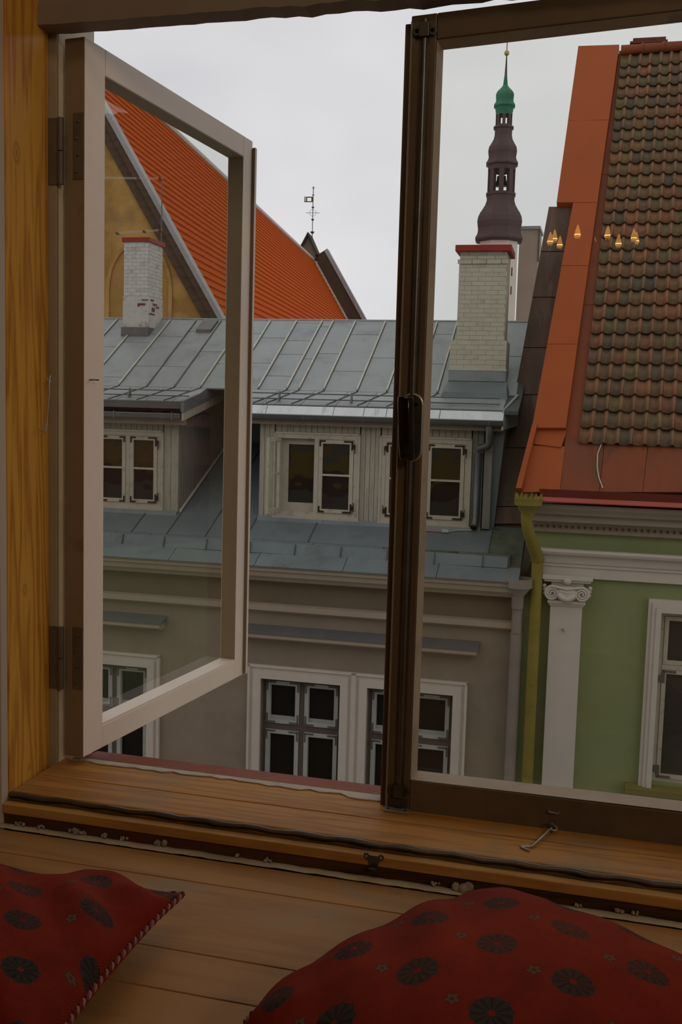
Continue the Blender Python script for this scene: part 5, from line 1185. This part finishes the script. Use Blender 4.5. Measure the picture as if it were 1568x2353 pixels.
vx, vzb = tl_(718, 536); vzt = tl_(716, 428)[1]; vr = LEN+.3
wv_ = C_().tube([(vx, vr, vzb-.8), (vx, vr, vzt)], .032, 6).build('vane_rod', M['spiregrey'], chh)
for y_, r_ in ((533, .17), (504, .13), (476, .12), (448, .09)):
    zz = tl_(717, y_)[1]; C_().lathe((vx, vr, zz), [(.01, -r_), (r_*.6, -r_*.6), (r_, 0), (r_*1.0, r_*.12), (.02, r_*.2)], 10).build('vane_ball', M['redbrick'], wv_)
zz = tl_(717, 489)[1]; b = C_(); b.bar((vx-.55, vr, zz), (vx+.55, vr, zz), .03, .03); b.bar((vx, vr-.02, zz-.55), (vx, vr-.02, zz+.5), .05, .05); b.tube([(vx+.26*math.cos(i*PI/8), vr, zz+.26*math.sin(i*PI/8)) for i in range(17)], .012, 5); b.build('vane_cross', M['spiregrey'], wv_)
zz = tl_(717, 458)[1]; b = C_(); x9 = tl_(700, 458)[0]
b.box(x9, x9+.07, vr-.02, vr+.02, zz-.22, zz+.22); b.box(x9, vx, vr-.02, vr+.02, zz-.22, zz-.15); b.box(x9+.12, vx, vr-.02, vr+.02, zz+.12, zz+.20); b.box(vx-.14, vx, vr-.02, vr+.02, zz-.15, zz+.12); b.box(x9+.12, x9+.22, vr-.02, vr+.02, zz-.15, zz+.12)
b.build('vane_flag', M['bargeboard'], wv_)
zz = tl_(716, 432)[1]; b = C_(); b.bar((vx-.13, vr, zz), (vx+.13, vr, zz), .03, .03); b.sphere((vx, vr, zz), .06, 7, 5); b.build('vane_tip', M['spiregrey'], wv_)

# ================================================================ CHURCH TOWER
TY = 80
def tz(y): return AY(1150, y, TY).z
def tr_(px): return px*(AY(1148, 540, TY)-AY(1147, 540, TY)).length
tcx = AY(1147, 550, TY).x; cen = (tcx, TY, 0)
ctw = thing('church_tower', (tcx, TY, -9), 'distant church spire with dark onion tiers and a green copper top', 'tower')
R8 = math.radians(-61)
def oct_(name, prof, mat, **k): return MB().lathe((tcx, TY, 0), [(tr_(p)*1.08, tz(y)) for y, p in prof][::-1], 8, R8).build(name, mat, ctw, **k)
oct_('shaft', [(555, 43), (1200, 46)], M['churchwhite'], label='white rendered octagonal shaft')
oct_('lower_dome', [(446, 33.5), (450, 33.6), (453, 31.5), (464, 31.6), (474, 34.5), (484, 40), (492, 45), (501, 49), (512, 51), (520, 50), (528, 48.5), (537, 49), (543, 50.5), (549, 54), (553, 54), (557, 51), (558, 46)], M['darkcopper'], label='large dark brown copper onion')
LW = .0
def lantern(y0, y1, hw_, cw, mat, name, post=8):
    z0, z1 = tz(y1), tz(y0); R_ = tr_(hw_); 
    fl_ = oct_(name+'_floor', [(y1-1, hw_), (y1+1, hw_)], mat)
    for i in range(post):
        t = R8+PI/8+2*PI*i/post; r_ = R_*1.0
        MB(lambda a, b2, c: V3(tcx+a*math.cos(t)-b2*math.sin(t), TY+a*math.sin(t)+b2*math.cos(t), c)).box(r_-.28*cw, r_, -.19*cw, .19*cw, z0-.1, z1+.1).build(name+'_post', mat, ctw)
    # arched heads between posts
    for i in range(post):
        t = R8+PI/8+2*PI*(i+.5)/post; r_ = R_*math.cos(PI/post)*1.0; w_ = R_*math.sin(PI/post); hgt = (z1-z0)*.17
        MB(lambda a, b2, c: V3(tcx+a*math.cos(t)-b2*math.sin(t), TY+a*math.sin(t)+b2*math.cos(t), c)).prism([(r_, -w_, z1+.05), (r_, -w_, z1-hgt), (r_, -w_*.5, z1-hgt*.4), (r_, 0, z1-hgt*.2), (r_, w_*.5, z1-hgt*.4), (r_, w_, z1-hgt), (r_, w_, z1+.05)], (-.15*cw, 0, 0)).build(name+'_head', mat, ctw)
lantern(393, 445, 31, 1.0, M['darkcopper'], 'lantern')
MB().box(tcx-.16, tcx+.16, TY-.1, TY+.1, tz(445), tz(392)).build('bell_post', M['darkcopper'], ctw)
for sg in (-1, 1):
    zz = tz(428); MB().lathe((tcx+sg*.22, TY, zz), [(.38, 0), (.36, .05), (.22, .22), (.14, .5), (.12, .75), (.02, .8)], 12).build('bell', M['bell'], ctw, smooth=True)
oct_('middle_dome', [(290, 18.5), (294, 22.8), (296, 22.8), (299, 19.6), (314, 19.6), (323, 21.5), (333, 26.5), (341, 31), (350, 32.6), (358, 31.2), (366, 31), (372, 33), (377, 36), (380, 36), (383, 31.6), (393, 31.2), (394, 28)], M['darkcopper'])
lantern(264, 290, 18.6, .62, M['darkcopper'], 'upper_lantern')
oct_('green_dome', [(196, 5), (200, 7), (204, 10), (209, 14.5), (214, 18.2), (220, 20.4), (226, 20), (232, 19.3), (238, 20.5), (243, 23.6), (246, 24), (249, 20.5), (252, 19.4), (254, 20), (258, 19), (266, 18.8), (267, 15)], M['greencopper'], label='green copper onion')
oct_('green_neck', [(176, 3.2), (196, 5.2)], M['greencopper'])
oct_('spire', [(129, 1.3), (177, 3.1)], M['spiregrey'])
MB().sphere((tcx, TY, tz(123)), tr_(6.1), 14, 9).build('finial_ball', M['gold'], ctw, smooth=True)
MB().tube([(tcx, TY, tz(121)), (tcx, TY, tz(60))], .035, 6).build('finial_rod', M['spiregrey'], ctw)
for y_ in (630, 672): MB().box(tcx+tr_(36), tcx+tr_(38), TY-1.55, TY-1.2, tz(y_+9), tz(y_-9)).build('slit_window', M['redbrick'], ctw)
# plain pinkish wing of the tower
pk = thing('stair_wing', (AY(1212, 700, 78).x, 84.6, -9), 'plain pinkish wing wall with grey coping beside the white tower', 'building')
x0, x1 = AY(1190, 640, 84.6).x, AY(1236, 600, 84.6).x
zt9 = AY(1215, 527, 84.6).z
MB().box(x0, x1, 84.6, 88, -9, zt9).build('wall', M['churchpink'], pk); MB().box(x0-.1, x1+.12, 84.45, 88.1, zt9, zt9+.24).build('coping', M['lead'], pk)
MB().box(x1, x1+.10, 84.5, 84.6, zt9-2.6, zt9).build('rain_pipe', M['spiregrey'], pk)

# ================================================================ INTERIOR THINGS: cushions and chandelier
def cushion(name, loc, rot, S, T, pinch, cornerpow, label, seed, uvrot, uvoff, tilt=(0, 0), edgepow=.42, sag=.0, wk=1.0):
    rnd = random.Random(seed); n = 56
    o3 = Vector(loc); R_ = Euler((tilt[0], tilt[1], rot)).to_matrix()
    th = thing(name, tuple(o3), label, 'cushion', 'red floral cushions on the floor boards')
    ph = [(rnd.uniform(2, 7), rnd.uniform(2, 7), rnd.uniform(0, 6), rnd.uniform(.0015, .005)) for _ in range(7)]
    def outline(u, v):
        px = u*(1-pinch*(1-v*v)**1.0*(u*u)); py = v*(1-pinch*(1-u*u)**1.0*(v*v))
        if cornerpow: k = 1-cornerpow*(u*u*v*v)**2; px *= k; py *= k
        return px*S/2, py*S/2
    bm = bmesh.new(); uvl = bm.loops.layers.uv.new('UVMap'); G = {}
    sp = lambda i: math.sin((-1+2*i/n)*PI/2*.985)/math.sin(PI/2*.985)
    for side in (1, -1):
        for i in range(n+1):
            for j in range(n+1):
                u, v = sp(i), sp(j)
                if side == -1 and (i in (0, n) or j in (0, n)): G[(side, i, j)] = G[(1, i, j)]; continue
                x, y = outline(u, v)
                h = T/2*max(0, (1-u*u)*(1-v*v))**edgepow
                if side == 1:
                    h *= 1 + .0*u
                    wr = wk*sum(a*math.sin(f*u*2+g*v*2+p) for f, g, p, a in ph)*min(1, h/(T*.15))
                    # radial gathers towards corners
                    cr_ = (abs(u*v))**2; wr += .006*math.sin(math.atan2(v, u)*26+seed)*cr_*min(1, h/(T*.08))
                    z = h + wr - sag*math.exp(-((u+.1)**2+(v-.05)**2)*5)
                else: z = -h*.72
                G[(side, i, j)] = (bm.verts.new(R_ @ V3(x, y, z)), (u, v))
    cu, su = math.cos(uvrot), math.sin(uvrot)
    for side in (1, -1):
        for i in range(n):
            for j in range(n):
                q = [G[(side, i, j)], G[(side, i+1, j)], G[(side, i+1, j+1)], G[(side, i, j+1)]]
                if side == -1: q = q[::-1]
                try: f = bm.faces.new([a[0] for a in q])
                except ValueError: continue
                f.smooth = True
                for lp, a in zip(f.loops, q):
                    u, v = a[1][0]*S*.53, a[1][1]*S*.53; lp[uvl].uv = (u*cu-v*su+uvoff[0]+1, u*su+v*cu+uvoff[1]+1)
    me = bpy.data.meshes.new('cover'); bm.to_mesh(me); bm.free(); me.materials.append(M['fabric'])
    c = bpy.data.objects.new('cover', me); COL.objects.link(c); put(c, th, o3)
    # twisted piping around the edge
    pts = []
    for k in range(4*60):
        s_, t = divmod(k, 60); t = -1+2*t/60
        u, v = ((t, -1), (1, t), (-t, 1), (-1, -t))[s_]
        x, y = outline(u, v); pts.append(o3 + R_ @ V3(x*1.008, y*1.008, 0))
    pts.append(pts[0])
    # resample evenly
    L_ = [0]
    for a, b2 in zip(pts, pts[1:]): L_.append(L_[-1]+(b2-a).length)
    tot = L_[-1]; m_ = int(tot/.0022); ev = []; k = 0
    for i in range(m_):
        s_ = tot*i/m_
        while L_[k+1] < s_: k += 1
        f = (s_-L_[k])/max(1e-9, L_[k+1]-L_[k]); ev.append((pts[k].lerp(pts[k+1], f), (pts[k+1]-pts[k]).normalized()))
    for nm, mt, ph_ in (('piping', 'cord', 0), ('piping', 'cordlight', PI)):
        b = MB(); q = []
        up = R_ @ V3(0, 0, 1)
        for i, (p, d) in enumerate(ev):
            a = d.cross(up).normalized(); an = 2*PI*tot*i/m_/.0175+ph_
            q.append(p + a*math.cos(an)*.0021 + up*math.sin(an)*.0021)
        q.append(q[0]); b.tube([tuple(x) for x in q], .0027 if ph_ == 0 else .0023, 5, cap=False); b.build(nm, M[mt], th, smooth=True, recalc=False, label='twisted cord piping with pale strand' if ph_ else None)
    return th
cushion('cushion', (-.797, -.705, FZ+.055), math.radians(4), .47, .17, .07, .0, 'red floral cushion with corded edge lying by the left wall', 3, .15, (.02, .01), tilt=(-.04, -.07), edgepow=.45, sag=.012)
cushion('cushion', (-.062, -.690, FZ+.082), math.radians(-32), .50, .215, .03, .12, 'plump red floral cushion in the middle, leaning towards the sill', 11, .95, (.03, .045), tilt=(.0, .0), edgepow=.47, wk=.4)

chn = thing('chandelier', (.45, -5.7, 2.5), 'small brass chandelier with glowing candle bulbs hanging in the room', 'lamp')
# its bulbs show as reflections in the closed sash: mirror of the sash plane
PLN = .021
MB().lathe((0, 0, 0), [(.05, 0), (.05, .02)], 12)
bp = [(1265, 552), (1275, 546), (1287, 560), (1328, 536), (1366, 562), (1397, 538), (1422, 557), (1457, 544), (1463, 551)]
dep = [7.35, 7.55, 7.75, 7.2, 8.0, 7.2, 7.35, 7.6, 7.85]
pts3 = []
for (x, y), d_ in zip(bp, dep):
    p = AY(x, y, 2*PLN + d_ - 1.8 - 0.0); q = V3(p.x, 2*PLN-p.y, p.z); pts3.append(q)
cx0 = sum(p.x for p in pts3)/9; cy0 = sum(p.y for p in pts3)/9; cz0 = sum(p.z for p in pts3)/9
MB().lathe((cx0, cy0, cz0-.2), [(.01, 0), (.06, .03), (.03, .08), (.05, .14), (.015, .2), (.01, 2.5-cz0+.2)], 14).build('stem', M['bronze'], chn, smooth=True)
for p in pts3:
    MB().tube([(cx0, cy0, cz0-.12), ((cx0+p.x)/2, (cy0+p.y)/2, p.z-.16), (p.x, p.y, p.z-.10), (p.x, p.y, p.z-.06)], .006, 6).build('arm', M['bronze'], chn, smooth=True)
    MB().lathe((p.x, p.y, p.z), [(.012, -.07), (.012, -.035), (.02, -.03)], 10).build('candle_cup', M['bronze'], chn)
    MB().lathe((p.x, p.y, p.z), [(.014, -.036), (.021, -.020), (.020, .0), (.013, .026), (.003, .056)], 10).build('bulb', M['flameglass'], chn, smooth=True)
    MB().sphere((p.x, p.y, p.z-.010), .0215, 10, 7, (1, 1, .6)).build('filament', M['flame'], chn, smooth=True)

# made-up fittings, added around the two unseen fill lights
cl_ = thing('ceiling_fill_fitting', (-.35, -1.05, 2.5), 'flat white fitting added around the unseen ceiling fill light by the window', 'lamp')
MB().box(-1.02, .32, -1.42, -.68, 2.45, 2.4995).build('housing', M['intwall'], cl_, bevel=.004)
fr2 = MB(); fr2.box(-1.03, -1.0, -1.43, -.67, 2.425, 2.45); fr2.box(.30, .33, -1.43, -.67, 2.425, 2.45); fr2.box(-1.0, .30, -1.43, -1.405, 2.425, 2.45); fr2.box(-1.0, .30, -.695, -.67, 2.425, 2.45); fr2.build('frame', M['steel'], cl_)
mw = RL_.matrix_basis if False else Matrix.LocRotScale(RL_.location, RL_.rotation_euler, None)
sl = thing('room_fill_fitting', tuple(RL_.location), 'square dark head on a bracket, added behind the unseen room fill light', 'lamp')
LX2 = lambda x, y, z: mw @ V3(x, y, z)
MB(LX2).box(-.32, .32, -.32, .32, .012, .10).build('lamp_head', M['darksteel'], sl, bevel=.006)
MB().tube([tuple(LX2(0, 0, .1)), (LX2(0, 0, .1).x, LX2(0, 0, .1).y, 2.5)], .014, 10).build('bracket', M['darksteel'], sl, smooth=True)
